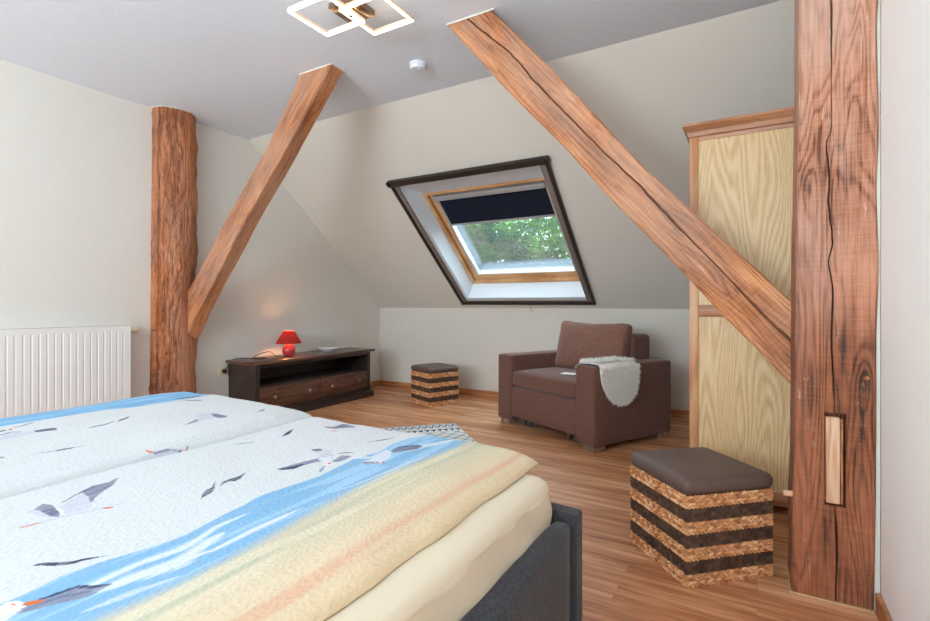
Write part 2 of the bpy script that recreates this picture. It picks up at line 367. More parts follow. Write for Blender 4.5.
def soft(name, a, b, mat, parent=None, r=.02, puff=0., nz=0., n=16, rot=None, seed=0):
    size = [b[i]-a[i] for i in range(3)]; c = Vector([(a[i]+b[i])/2 for i in range(3)])
    bm = BM(); pillow(bm, size, n=n, ex=r/min(size) if r < .5*min(size) else .5, puff=puff, noise_amt=nz, seed=seed)
    mt = Matrix.Translation(c) @ (rot or Matrix.Identity(4))
    bmesh.ops.transform(bm, matrix=mt, verts=bm.verts)
    return ob(name, bm, mat, parent, smooth=60)

# ================================================================== THE ROOM
GX, KY, KH, CZ, RX = -4.0, 4.747, .956, 2.5, .345
SA = math.atan2(CZ-KH, KY-2.915)
S0 = np.array([0, KY, KH]); SU = np.array([0, -math.cos(SA), math.sin(SA)]); SN = np.array([0, math.sin(SA), math.cos(SA)])
SL = (CZ-KH)/math.sin(SA)
def sp(X, s, d): p = S0+SU*s+SN*d; return Vector((X, p[1], p[2]))
Smat = Matrix(((1, 0, 0, 0), (0, -math.cos(SA), math.sin(SA), KY), (0, math.sin(SA), math.cos(SA), KH), (0, 0, 0, 1)))  # (X,s,d)->world
Srot = Matrix(((1, 0, 0), (0, -math.cos(SA), -math.sin(SA)), (0, math.sin(SA), -math.cos(SA))))   # X, up-slope, into the room
def face_slope(e):
    e.rotation_euler = Srot.to_euler()
    for ch_ in e.children:
        me_ = ch_.data; me_.transform(Matrix.Diagonal((1, 1, -1, 1))); me_.flip_normals()
struct(bx('floor', (-4.2, -4.4, -.1), (1.6, 4.9, 0), M['floor']))
struct(bx('ceiling', (-4.2, -4.4, CZ), (1.6, 2.915, CZ+.12), M['ceil']))
struct(bx('wall_left', (-4.15, -4.4, 0), (GX, 4.9, 2.6), M['wall']))
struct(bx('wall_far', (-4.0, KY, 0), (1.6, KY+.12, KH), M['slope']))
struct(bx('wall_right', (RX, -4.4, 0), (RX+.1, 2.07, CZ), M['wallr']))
struct(bx('wall_alcove', (1.5, 2.07, 0), (1.6, 4.75, CZ), M['wall']))
struct(bx('wall_return', (RX+.1, 1.97, 0), (1.5, 2.07, CZ), M['wall']))
# back wall behind the camera, with an opening added to bring in light
bm = BM()
for a, b in (((-4, -4.4, 0), (RX, -4.3, .75)), ((-4, -4.4, 2.3), (RX, -4.3, CZ)), ((-4, -4.4, .75), (-3.3, -4.3, 2.3)), ((-.1, -4.4, .75), (RX, -4.3, 2.3))): box(bm, a, b)
struct(ob('wall_back', bm, M['wall']))
w2 = struct(empty('added_back_window', (-1.7, -4.35, .75)))  # unseen window, added as a place for fill light
bm = BM()
for a, b in (((-1.6, -.03, 0), (1.6, .03, .06)), ((-1.6, -.03, 1.49), (1.6, .03, 1.55)), ((-1.6, -.03, .06), (-1.54, .03, 1.49)), ((1.54, -.03, .06), (1.6, .03, 1.49)), ((-.03, -.03, .06), (.03, .03, 1.49))): box(bm, a, b)
ob('window_frame', bm, M['white'], w2)
# slope with the skylight opening
WX0, WX1, WS0, WS1 = -2.672, -1.392, .168, 1.683
bm = BM()
for a, b in (((-4.1, -.05, 0), (WX0, SL+.1, .14)), ((WX1, -.05, 0), (1.6, SL+.1, .14)), ((WX0, -.05, 0), (WX1, WS0, .14)), ((WX0, WS1, 0), (WX1, SL+.1, .14))): box(bm, a, b, Smat)
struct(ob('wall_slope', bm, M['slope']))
D1 = .17; FS0, FS1 = .205, 1.44
FX0, FX1 = WX0+.012, WX1-.012
bm = BM()   # reveal, four flared boards
def quadbox(bm, q, off):
    a = [bm.verts.new(p) for p in q]; b = [bm.verts.new(Vector(p)+Vector(off)) for p in q]
    bm.faces.new(a); bm.faces.new(b[::-1])
    for i in range(4): j = (i+1) % 4; bm.faces.new((a[i], b[i], b[j], a[j]))
o_ = lambda d: tuple(Matrix(Smat).to_3x3() @ Vector(d))
quadbox(bm, [sp(WX0, WS0, .0), sp(WX0, WS1, .0), sp(FX0, FS1, D1), sp(FX0, FS0, D1)], o_((-.03, 0, 0)))
quadbox(bm, [sp(WX1, WS0, .0), sp(WX1, WS1, .0), sp(FX1, FS1, D1), sp(FX1, FS0, D1)], o_((.03, 0, 0)))
quadbox(bm, [sp(WX0, WS0, .0), sp(WX1, WS0, .0), sp(FX1, FS0, D1), sp(FX0, FS0, D1)], o_((0, -.03, 0)))
quadbox(bm, [sp(WX0, WS1, .0), sp(WX1, WS1, .0), sp(FX1, FS1, D1), sp(FX0, FS1, D1)], o_((0, .03, 0)))
struct(ob('trim_1', bm, M['reveal']))
# roof window: outer frame, sash, glass, flashing box
w1 = struct(empty('window_1', sp((FX0+FX1)/2, FS0, D1)))
def wbx(name, parts, mat, par, bevel=.003):
    bm = BM()
    for (x0, s0, d0), (x1, s1, d1) in parts: box(bm, (x0, s0, d0), (x1, s1, d1))
    bmesh.ops.bevel(bm, geom=list(bm.edges), offset=bevel, segments=2, affect='EDGES')
    o = ob(name, bm, mat, par, 40); 
    return o
def frame_parts(x0, x1, s0, s1, w, d0, d1, wt=None, wb=None):
    wt = wt or w; wb = wb or w
    return [((x0, s0, d0), (x0+w, s1, d1)), ((x1-w, s0, d0), (x1, s1, d1)), ((x0+w, s0, d0), (x1-w, s0+wb, d1)), ((x0+w, s1-wt, d0), (x1-w, s1, d1))]
hw = (FX1-FX0)/2; hs = FS1-FS0
def attach(o, par):  # geometry given in slope frame around the window's origin
    o.parent = par
wbx('window_frame', frame_parts(-hw-.03, hw+.03, -.03, hs+.03, .062, 0, .09), M['winwood'], w1)
wbx('sash', frame_parts(-hw+.038, hw-.038, .035, hs-.035, .052, .035, .085, wb=.065), M['winwood'], w1)
wbx('sash_lit_edge', frame_parts(-hw+.085, hw-.085, .078, hs-.08, .014, .040, .088, wb=.03), M['white'], w1)  # white stands for daylight blown out on the wooden sash edge
bx('glass', (-hw+.08, .09, .070), (hw-.08, hs-.08, .078), M['glass'], w1)
wbx('flashing_box', frame_parts(-hw+.02, hw-.02, .02, hs-.02, .03, .092, .27), M['outerbox'], w1)
# roller blind inside the skylight
rb = empty('roller_blind', sp((FX0+FX1)/2, FS1, D1))
tag(rb, 'navy blackout roller blind pulled a third of the way down the skylight', 'blind')
bx('header_box', (-hw+.085, -.105, -.005), (hw-.085, -.055, .055), M['alu'], rb, .008)
bm = BM(); tube(bm, [(-hw+.09, -.075, .03), (hw-.09, -.075, .03)], .02, 16); ob('roller', bm, M['alu'], rb, 40)
bx('blind_fabric', (-hw+.1, -.425, .046), (hw-.1, -.08, .049), M['navy'], rb)
bx('bottom_bar', (-hw+.1, -.445, .040), (hw-.1, -.422, .056), M['alu'], rb, .003)
bx('side_rail', (-hw+.082, -1.13, .034), (-hw+.10, -.06, .062), M['alu'], rb, .003)
bx('side_rail', (hw-.10, -1.13, .034), (hw-.082, -.06, .062), M['alu'], rb, .003)
# insect screen frame on the slope
isc = empty('insect_screen', sp(-2.05, .09, -.002))
tag(isc, 'dark brown framed insect screen mounted on the sloped ceiling around the skylight', 'window screen')
ix0, ix1, it = -2.77+2.05, -1.31+2.05, 1.66
bx('roller_casing', (ix0-.015, it-.055, -.05), (ix1+.015, it, -.001), M['screen'], isc, .012)
bx('side_track', (ix0, .0, -.035), (ix0+.026, it-.05, -.001), M['screen'], isc, .004)
bx('side_track', (ix1-.026, .0, -.035), (ix1, it-.05, -.001), M['screen'], isc, .004)
bx('inner_rail', (ix0+.026, .03, -.02), (ix0+.065, it-.05, -.001), M['screen_in'], isc, .003)
bx('inner_rail', (ix1-.075, .03, -.02), (ix1-.026, it-.05, -.001), M['screen_in'], isc, .003)
bx('bottom_bar', (ix0, .0, -.032), (ix1, .036, -.001), M['screen'], isc, .006)
for xx in (ix0+.0, ix1-.02):
    bm = BM(); box(bm, (xx, it-.03, -.066), (xx+.025, it+.008, -.045)); ob('end_cap', bm, M['black'], isc, 40, .004)
bm = BM(); tube(bm, catmull([(.08, -.0, -.036), (.085, -.02, -.05), (.078, -.03, -.06), (.1, -.06, -.075)], 5), .0025, 6); ob('pull_cord', bm, M['black'], isc, 60)
for e_ in (w1, rb, isc): face_slope(e_)
# skirting boards
def skirt(name, a, b): return struct(bx(name, a, b, M['oaktrim'], None, .004))
skirt('baseboard_far', (-3.98, KY-.017, 0), (1.5, KY-.0005, .068))
skirt('baseboard_left', (-3.9995, .5, 0), (-3.983, KY-.001, .068))
skirt('baseboard_right', (RX-.016, -4.29, 0), (RX-.0005, 2.062, .068))

# ================================================================== TIMBERS
def stations(n, length): return [length*i/(n-1) for i in range(n)]
def interp(tab, s):
    xs = [t[0] for t in tab]; ys = [t[1] for t in tab]; return float(np.interp(s, xs, ys))
def loft(secs, mats=None):
    """secs: list of lists of (x,y,z) with the same count; closed loft with caps"""
    bm = BM(); rings = [[bm.verts.new(p) for p in s] for s in secs]; n = len(rings[0])
    for A, B in zip(rings, rings[1:]):
        for k in range(n): bm.faces.new((A[k], A[(k+1) % n], B[(k+1) % n], B[k]))
    bm.faces.new(rings[0][::-1]); bm.faces.new(rings[-1]); bmesh.ops.triangulate(bm, faces=[f for f in bm.faces if len(f.verts) > 4]); return bm
def rect_section(a, b, th, crack=None, cw=.004, cd=.03, ch=.008, nf=18, wob=None, nside=6):
    """front face at y=0 from x=a to x=b, notch at crack, back at y=th (local)"""
    pts = []
    xs = []
    if crack is not None:
        c = min(max(crack, a+.03), b-.03)
        xs = [a+ch+(c-cw-a-ch)*i/(nf//2-1) for i in range(nf//2)]
        ys = [0]*len(xs)
        xs += [c-cw*.3, c+cw*.3]; ys += [cd, cd]
        xs2 = [c+cw+(b-ch-c-cw)*i/(nf//2-1) for i in range(nf//2)]
        xs += xs2; ys += [0]*len(xs2)
    else:
        xs = [a+ch+(b-a-2*ch)*i/(nf-1) for i in range(nf)]; ys = [0]*nf
    front = list(zip(xs, ys))
    right = [(b, ch+(th-2*ch)*i/(nside-1)) for i in range(nside)]
    back = [(b-ch+(a-b+2*ch)*i/7, th) for i in range(8)]
    left = [(a, th-ch-(th-2*ch)*i/(nside-1)) for i in range(nside)]
    return front+right+back+left
def local_frame(origin, ax, ay, az):
    m = Matrix.Identity(4)
    for i in range(3): m[i][0] = ax[i]; m[i][1] = ay[i]; m[i][2] = az[i]; m[i][3] = origin[i]
    return m
# --- right brace: runs from the ceiling down behind the right post
YB = 2.255
lo_px = [(448.6, 26.6), (504.4, 87.7), (563, 146), (616, 204.7), (690.7, 281), (723.4, 317), (752.7, 345.4), (788.7, 382.5)]
up_px = [(491, 9.6), (549.6, 66.5), (642.6, 164.8), (717, 233.9), (791.5, 300.4)]
ck_px = [(467, 18.6), (509.7, 53), (541.6, 87.7), (589.5, 138), (637, 183.4), (679.9, 228.6), (711.8, 260.5), (762.8, 313.8), (789.9, 339.7)]
W = lambda L: [(atY(x, y, YB)[0], atY(x, y, YB)[2]) for x, y in L]
lo, up, ck = W(lo_px), W(up_px), W(ck_px)
ox, oz = lo[0]; dx, dz = lo[-1][0]-ox, lo[-1][1]-oz; ll = math.hypot(dx, dz); dx /= ll; dz /= ll
nx, nz = -dz, dx     # points up-right
tab = lambda L: [((x-ox)*dx+(z-oz)*dz, (x-ox)*nx+(z-oz)*nz) for x, z in L]
tl, tu, tc = tab(lo), tab(up), tab(ck)
def brace_obj(name, tl, tu, tc, th, s0, s1, mat, frame, ns=150, amp=.004, seed=0, parent=None, clip=None, under=None):
    secs = []
    for i in range(ns):
        s = s0+(s1-s0)*i/(ns-1)
        a, b = interp(tl, s), interp(tu, s)
        c = interp(tc, s)+.006*mn.noise(Vector((s*9, seed, 0)))+.003*mn.noise(Vector((s*40, seed, 2))) if tc else None
        cw = (.0025+.004*max(0, mn.noise(Vector((s*3, seed+4, 0)))+.45)) if tc else 0
        sec = rect_section(a, b, th, c, cw=cw, cd=.035)
        out = []
        for (x, y) in sec:
            e = 1.
            nxx = mn.noise(Vector((s*2.2, x*7+seed, y*7)))*amp+mn.noise(Vector((s*12, x*30+seed, y*20)))*amp*.35
            nyy = mn.noise(Vector((s*2.5+9, x*9+seed, y*7)))*amp+mn.noise(Vector((s*14, x*34, y*20+seed)))*amp*.3
            out.append((x+nxx, y+nyy, s))
        secs.append(out)
    bm = loft(secs)
    if clip:
        for co, no in clip:
            inv = frame.inverted(); lc = inv @ Vector(co); ln = inv.to_3x3() @ Vector(no)
            r = bmesh.ops.bisect_plane(bm, geom=list(bm.verts)+list(bm.edges)+list(bm.faces), plane_co=lc, plane_no=ln, clear_outer=True)
            ed = [e for e in r['geom_cut'] if isinstance(e, bmesh.types.BMEdge)]
            bmesh.ops.triangle_fill(bm, edges=ed, use_beauty=True)
    o = ob(name, bm, mat, parent, smooth=35); o.matrix_world = frame; return o
fr = local_frame((ox, YB, oz), (nx, 0, nz), (0, 1, 0), (dx, 0, dz))
o = brace_obj('timber_brace', tl, tu, tc, .15, -.45, ll+.22, M['beam'], fr, seed=3,
              clip=[((0, 0, CZ), (0, 0, 1)), ((.30, 0, 0), (1, 0, 0))])
tag(o, 'orange brown diagonal timber with one long dark crack, ending at the notched right post', 'beam')
# --- left brace
lb_f = [(300, 74), (288, 100), (266, 148), (225.4, 220), (195.3, 277), (185, 295)]
lb_r = [(331, 64), (311.5, 100), (280, 159), (259, 195.6), (239.6, 231), (197, 312.5), (186, 337.5)]
YL = 2.257
A = [(atY(x, y, YL)[0], atY(x, y, YL)[2]) for x, y in lb_f]; B = [(atY(x, y, YL)[0], atY(x, y, YL)[2]) for x, y in lb_r]
ox, oz = A[0]; dx, dz = A[-1][0]-ox, A[-1][1]-oz; l2 = math.hypot(dx, dz); dx /= l2; dz /= l2
nx, nz = -dz, dx     # points down-right? ensure towards B
if (B[0][0]-ox)*nx+(B[0][1]-oz)*nz < 0: nx, nz = -nx, -nz
tl = [((x-ox)*dx+(z-oz)*dz, (x-ox)*nx+(z-oz)*nz) for x, z in A]; tu = [((x-ox)*dx+(z-oz)*dz, (x-ox)*nx+(z-oz)*nz) for x, z in B]
tl.sort(); tu.sort()
ax = Vector((nx, 0, nz)); az = Vector((dx, 0, dz)); ay = Vector((0, 1, 0))
fr = local_frame((ox, YL, oz), ax, ay, az)
tcl = [(0, .07), (1.2, .07), (1.9, .06)]
o = brace_obj('timber_brace', tl, tu, None, .115, -.4, l2+.35, M['beam'], fr, seed=11, amp=.007,
              clip=[((0, 0, CZ), (0, 0, 1)), ((-3.872, 0, 0), (-1, 0, 0)), ((0, 0, .727), (0, 0, -1))])
tag(o, 'slim knotty timber strut rising from the rounded left post to the ceiling', 'beam')
# --- right post, with an empty mortise holding a pale tenon
PX0, PX1, PY0, PY1 = .104, .334, 2.066, 2.262
ck_post = [(831.4, 0), (831.4, 131), (826, 142), (829.6, 180), (828.3, 201), (833, 244), (828, 261), (833, 289), (831.5, 341), (833, 373), (835, 415), (835, 505), (837, 550), (836, 595)]
tc = sorted([(atY(x, y, PY0)[2], atY(x, y, PY0)[0]) for x, y in ck_post]); tc = tc+[(2.6, tc[-1][1])]
secs = []
for i in range(190):
    z = CZ*i/189
    a = np.interp(z, [0, .5, 1.1, 1.6, 2.1, 2.5], [.104, .112, .116, .124, .127, .127]); b = np.interp(z, [0, .3, .6, 1.1, 1.6, 2.1, 2.5], [.330, .334, .336, .338, .340, .341, .341])
    a += .003*mn.noise(Vector((z*5, 1, 0))); b = min(b+.005*mn.noise(Vector((z*4, 7, 0)))-.002, .3435)
    c = interp(tc, z)+.002*mn.noise(Vector((z*30, 3, 0))); cw = .0012+.0035*max(0, mn.noise(Vector((z*2.7, 4, 0)))+.35)
    if .28 < z < .68: cw = .0008
    out = []
    for x, y in rect_section(a, b, PY1-PY0, c, cw=cw, cd=.03, ch=.006, nf=26):
        q = Vector((x*14, y*14, z*4))
        if x < a+.004: x -= .005*y/(PY1-PY0)
        front = y < .02 and a+.007 < x < b-.007
        out.append((x+(0 if front else .0025*mn.noise(q)), PY0+y+.003*mn.noise(q+Vector((9, 0, 0)))+.0015*mn.noise(q*4), z))
    secs.append(out)
bm = loft(secs); post = ob('timber_post', bm, M['beam_post'], None, 35)
cut = bx('mortise_cutter', (.196, PY0-.02, .322), (.255, PY0+.055, .635), M['cracks'])
md = post.modifiers.new('b', 'BOOLEAN'); md.operation = 'DIFFERENCE'; md.object = cut; md.solver = 'EXACT'
dg = bpy.context.evaluated_depsgraph_get(); me = bpy.data.meshes.new_from_object(post.evaluated_get(dg)); post.modifiers.clear(); post.data = me
bpy.data.objects.remove(cut); smooth_by(me, 35)
tag(post, 'thick square reddish timber post with a notch, standing against the right wall', 'post')
bx('tenon', (.2, PY0+.012, .326), (.240, PY0+.054, .618), M['tenon'], post, .003)
bx('tenon_sliver', (.2415, PY0+.018, .326), (.249, PY0+.054, .612), M['beam'], post, .001)
def peg(par, p, d, r, l, mat=M['tenon']):
    bm = BM(); p = Vector(p); d = Vector(d).normalized(); tube(bm, [p, p+d*l*.9, p+d*l], [r, r, r*.8], 12); return ob('wooden_peg', bm, mat, par, 50)
peg(post, (PX0+.02, 2.10, .60-.27), (-1, -.12, .04), .0105, .045)
pz = atY(806, 378, PY0); peg(post, (pz[0], PY0+.02, pz[2]), (0, -1, 0), .008, .026, M['beam'])
pz = atY(867, 378, PY0); peg(post, (pz[0], PY0+.02, pz[2]), (0, -1, 0), .007, .026, M['beam'])
bm = BM()
for a, b in (((PX0-.006, PY0-.006, 0), (PX1+.004, PY0+.0, .004)), ((PX0-.006, PY0, 0), (PX0, PY1, .004))): box(bm, a, b)
s_ = ob('sealant_strip', bm, plain('ochre_sealant', (196, 168, 120), .7), post)
# --- left post, half round log against the gable wall
prof = [(-4.0, 2.08), (-3.965, 2.074), (-3.93, 2.076), (-3.90, 2.084), (-3.875, 2.10), (-3.86, 2.125), (-3.848, 2.15), (-3.838, 2.18), (-3.832, 2.21), (-3.83, 2.24), (-3.832, 2.27), (-3.842, 2.30), (-3.86, 2.33), (-3.885, 2.355), (-3.915, 2.375), (-3.95, 2.392), (-4.0, 2.40)]
P2 = []
for i in range(len(prof)-1):
    for k in range(4):
        t = k/4; P2.append((prof[i][0]*(1-t)+prof[i+1][0]*t, prof[i][1]*(1-t)+prof[i+1][1]*t))
P2.append(prof[-1])
secs = []
for i in range(220):
    z = CZ*i/219; out = []
    cr = 2.098+.004*mn.noise(Vector((z*4, 8, 1)))
    for k, (x, y) in enumerate(P2):
        u = k/len(P2)
        if x > -3.998:
            side = 1 if u > .6 else .35
            w = .019*side*mn.noise(Vector((z*3.2, u*2, 5)))+.012*side*mn.noise(Vector((z*9, u*4, 1)))
            rough = (.014 if u < .5 else .003)*mn.noise(Vector((z*16, u*16, 2)))+(.009*mn.noise(Vector((z*5, u*22, 9))) if u < .5 else 0)
            cx, cy = x+3.98, y-2.24
            ln = math.hypot(cx, cy) or 1
            r = w+rough
            if abs(u-.18) < .012: r -= .018
            x2 = x+cx/ln*r; y2 = y+cy/ln*r
            y2 += (-.022*(1-z/CZ) if y < 2.24 else .0)
            out.append((max(x2, -3.999), y2, z))
        else: out.append((-3.9995, y+(-.022*(1-z/CZ) if y < 2.24 else 0), z))
    secs.append(out)
o = ob('timber_post', loft(secs), M['beam_rough'], None, 50)
tag(o, 'rounded rough barked timber post on the wall beside the radiator', 'post')
for zz, yy in ((.84, 2.05),):
    bm = BM(); tube(bm, [(-3.93, 2.08, .80), (-3.93, 2.04, .80)], .006, 8); ob('screw_stub', bm, M['steel'], o, 50)

struct(bx('trim_5', (.30, 2.078, 0), (.3448, 2.09, CZ), M['gap']))
# white sealing rims where timbers meet the ceiling
def rim(pts, w=.006, par=None):
    bm = BM(); n = len(pts)
    cx = sum(p[0] for p in pts)/n; cy = sum(p[1] for p in pts)/n
    def off(p): v = Vector((p[0]-cx, p[1]-cy)); v = v*(1+w/v.length); return (cx+v.x, cy+v.y)
    lo_ = [bm.verts.new((p[0], p[1], CZ-.006)) for p in pts]; up_ = [bm.verts.new((*off(p), CZ-.002)) for p in pts]; upb = [bm.verts.new((*off(p), CZ-.0001)) for p in pts]
    for i in range(n-1): bm.faces.new((lo_[i], lo_[i+1], up_[i+1], up_[i])); bm.faces.new((up_[i], up_[i+1], upb[i+1], upb[i]))
    return bm
for nm, pts, pa in (('trim_2', [(-4.0, 2.07), (-3.94, 2.068), (-3.88, 2.088), (-3.842, 2.14), (-3.824, 2.20), (-3.824, 2.27), (-3.85, 2.325), (-3.90, 2.37), (-3.96, 2.40), (-4.0, 2.41)], None),
                ('trim_3', [(-2.295, 2.375), (-2.29, 2.255), (-2.575, 2.255), (-2.575, 2.375)], None),
                ('trim_4', [(-1.16, 2.41), (-1.155, 2.253), (-1.43, 2.253), (-1.43, 2.41)], None)):
    struct(ob(nm, rim(pts), M['gap']))

# ================================================================== RADIATOR
rad = empty('radiator', (-3.95, 1.10, .24)); tag(rad, 'white ribbed panel radiator on the left wall', 'radiator')
# local: x out of wall, y along wall
Y0, Y1, ZT = -1.02, .778, .603
bm = BM()
prof_y = []; y = Y0+.03; xs = []
step = .0402
pts = [(Y0, .0), (Y0, .05), (Y0+.02, .05)]
yy = Y1-.045
ribs = []
while yy > Y0+.03: ribs.append(yy); yy -= step
ribs = ribs[::-1]
line = [(Y0, .048)]
for r in ribs: line += [(r-.007, .048), (r-.003, .0462), (r+.003, .0462), (r+.007, .048)]
line += [(Y1, .048)]
def strip(bm, line, z0, z1, flat=False):
    lo_ = [bm.verts.new((x if not flat else .048, y, z0)) for y, x in line]; up_ = [bm.verts.new((x if not flat else .048, y, z1)) for y, x in line]
    for i in range(len(line)-1): bm.faces.new((lo_[i], lo_[i+1], up_[i+1], up_[i]))
strip(bm, line, .03, ZT-.035); strip(bm, line, ZT-.035, ZT-.0351, True); strip(bm, line, ZT-.035, ZT, True)
ob('front_panel', bm, M['radiator'], rad, 20)
bx('rear_panel', (-.03, Y0, .02), (-.02, Y1, ZT-.01), M['radiator'], rad)
bm = BM(); box(bm, (-.035, Y0, ZT-.001), (.05, Y1, ZT+.003)); ob('top_grille', bm, M['radiator'], rad)
bx('side_cover', (-.035, Y1-.002, .02), (.0485, Y1+.003, ZT+.003), M['radiator'], rad, .001)
bx('side_cover', (-.035, Y0-.003, .02), (.0485, Y0+.002, ZT+.003), M['radiator'], rad, .001)
bx('wall_bracket', (-.0495, Y1-.25, .1), (-.03, Y1-.22, ZT-.05), M['radiator'], rad)
bx('wall_bracket', (-.0495, Y0+.22, .1), (-.03, Y0+.25, ZT-.05), M['radiator'], rad)
bm = BM(); tube(bm, [(.0, Y1+.002, ZT-.035), (.0, Y1+.022, ZT-.035)], .011, 16); ob('valve_body', bm, M['steel'], rad, 50)
bm = BM(); tube(bm, [(.0, Y1+.02, ZT-.035), (.0, Y1+.035, ZT-.035), (.0, Y1+.066, ZT-.035), (.0, Y1+.07, ZT-.035)], [.016, .020, .018, .014], 18); ob('thermostat_knob', bm, M['cream'], rad, 40)
bm = BM(); tube(bm, [(0, Y1-.06, .02), (0, Y1-.06, -.24)], .008, 10); ob('pipe', bm, M['radiator'], rad, 60)

# ================================================================== MEDIA CABINET
cab = empty('media_cabinet', (-3.80, 3.43, 0)); tag(cab, 'low dark pine media cabinet with an open shelf and two wide drawers', 'cabinet')
# local: x depth (front at +.17), y length
def cb(n, a, b, m, bev=.002, par=None): return bx(n, a, b, m, par or cab, bev)
CY0, CY1, XF, XB = -.722, .715, .175, -.185
cb('top_board', (XB, CY0-.035, .485), (XF+.03, CY1+.05, .512), M['cabtop'], .009)
cb('side_panel', (XB, CY0, .06), (XF-.012, CY0+.022, .485), M['cab'])
cb('side_panel', (XB, CY1-.022, .06), (XF-.012, CY1, .485), M['cab'])
cb('back_panel', (XB, CY0+.022, .06), (XB+.01, CY1-.022, .485), M['cab'])
cb('shelf_board', (XB+.01, CY0+.022, .283), (XF-.012, CY1-.022, .301), M['cabin'])
cb('bottom_board', (XB+.01, CY0+.022, .08), (XF-.012, CY1-.022, .095), M['cabin'])
cb('front_stile', (XF-.012, CY0, .06), (XF, CY0+.045, .485), M['cab'])
cb('front_stile', (XF-.012, CY1-.045, .06), (XF, CY1, .485), M['cab'])
cb('front_rail', (XF-.012, CY0+.045, .455), (XF, CY1-.045, .485), M['cab'])
cb('plinth', (XB, CY0-.02, 0), (XF+.022, CY1+.035, .055), M['cab'], .004)
cb('plinth_moulding', (XB, CY0-.01, .055), (XF+.012, CY1+.022, .072), M['cab'], .006)
cb('lower_rail', (XF-.012, CY0+.045, .072), (XF, CY1-.045, .092), M['cab'])
mid = (CY0+CY1)/2
for a, b in ((CY0+.048, mid-.003), (mid+.003, CY1-.048)):
    d = cb('drawer', (XF-.014, a, .097), (XF+.002, b, .283), M['drawer'], .003)
    cb('drawer_box', (XB+.05, a+.01, .105), (XF-.014, b-.01, .26), M['cabin'], .001, d)
    for ky in (a+.14, b-.14):
        bm = BM(); lathe(bm, [(.0, 0), (.006, 0), (.006, .010), (.013, .014), (.014, .020), (.009, .025), (0, .026)], 18)
        bmesh.ops.transform(bm, matrix=Matrix.Translation((XF+.002, ky, .193)) @ Matrix.Rotation(PI/2, 4, 'Y'), verts=bm.verts)
        k = ob('knob', bm, M['bronze'], d, 50)
# ---- table lamp
lx, ly = -3.775, 3.18
tl_ = empty('table_lamp', (lx, ly, .512)); tag(tl_, 'small red table lamp, lit, on the dark pine cabinet', 'lamp')
bm = BM(); lathe(bm, [(0, 0), (.034, 0), (.040, .008), (.054, .03), (.060, .055), (.055, .082), (.040, .103), (.022, .113), (.018, .120), (0, .120)], 40); ob('lamp_base', bm, M['ceramic'], tl_, 60)
bm = BM(); lathe(bm, [(0, .118), (.010, .118), (.010, .15), (.014, .152), (.014, .165), (0, .165)], 20); ob('socket', bm, M['plate'], tl_, 50)
bm = BM(); lathe(bm, [(.118, .122), (.050, .235), (.048, .235), (.1165, .1215), (.118, .122)], 56); ob('lamp_shade', bm, M['shade'], tl_, 60)
bm = BM(); lathe(bm, [(0, .166), (.012, .170), (.020, .185), (.018, .2), (0, .207)], 20); bb = ob('bulb', bm, emit('warm_bulb', (255, 190, 130), 130.), tl_, 80)
bm = BM()
cable = catmull([(lx+.03, ly-.045, .520), (lx-.04, ly-.10, .518), (lx-.10, ly-.13, .56), (lx-.13, ly-.22, .545), (lx-.10, ly-.31, .519), (lx-.02, ly-.33, .516), (lx-.03, ly-.22, .516), (lx-.12, ly-.30, .516), (-3.985, 2.80, .516), (-3.99, 2.73, .50), (-3.988, 2.69, .44), (-3.972, 2.672, .42)], 8)
tube(bm, [Vector(q)-Vector((lx, ly, .512)) for q in cable], .003, 8); ob('power_cord', bm, M['black'], tl_, 60)
# socket outlet + plug
so = empty('wall_outlet', (-3.999, 2.665, .418)); tag(so, 'cream wall outlet with a black plug beside the cabinet', 'wall outlet')
bx('cover_plate', (0, -.041, -.041), (.010, .041, .041), M['cream'], so, .004)
bm = BM(); lathe(bm, [(.0205, .010), (.024, .014), (.026, .010)], 24); bmesh.ops.transform(bm, matrix=Matrix.Rotation(PI/2, 4, 'Y'), verts=bm.verts); ob('socket_ring', bm, M['cream'], so, 50)
bm = BM(); lathe(bm, [(0, .010), (.019, .010), (.018, .03), (.010, .042), (0, .042)], 20); bmesh.ops.transform(bm, matrix=Matrix.Rotation(PI/2, 4, 'Y'), verts=bm.verts); ob('plug', bm, M['black'], so, 50)
# plate
bm = BM(); lathe(bm, [(0, .0), (.058, .0), (.062, .004), (.082, .016), (.108, .034), (.110, .037), (.105, .037), (.080, .020), (.056, .008), (0, .007)], 48)
o = ob('bowl', bm, M['plate'], None, 60); o.location = (-3.80, 3.70, .5122)
tag(o, 'shallow white porcelain bowl on the right half of the dark cabinet', 'bowl')

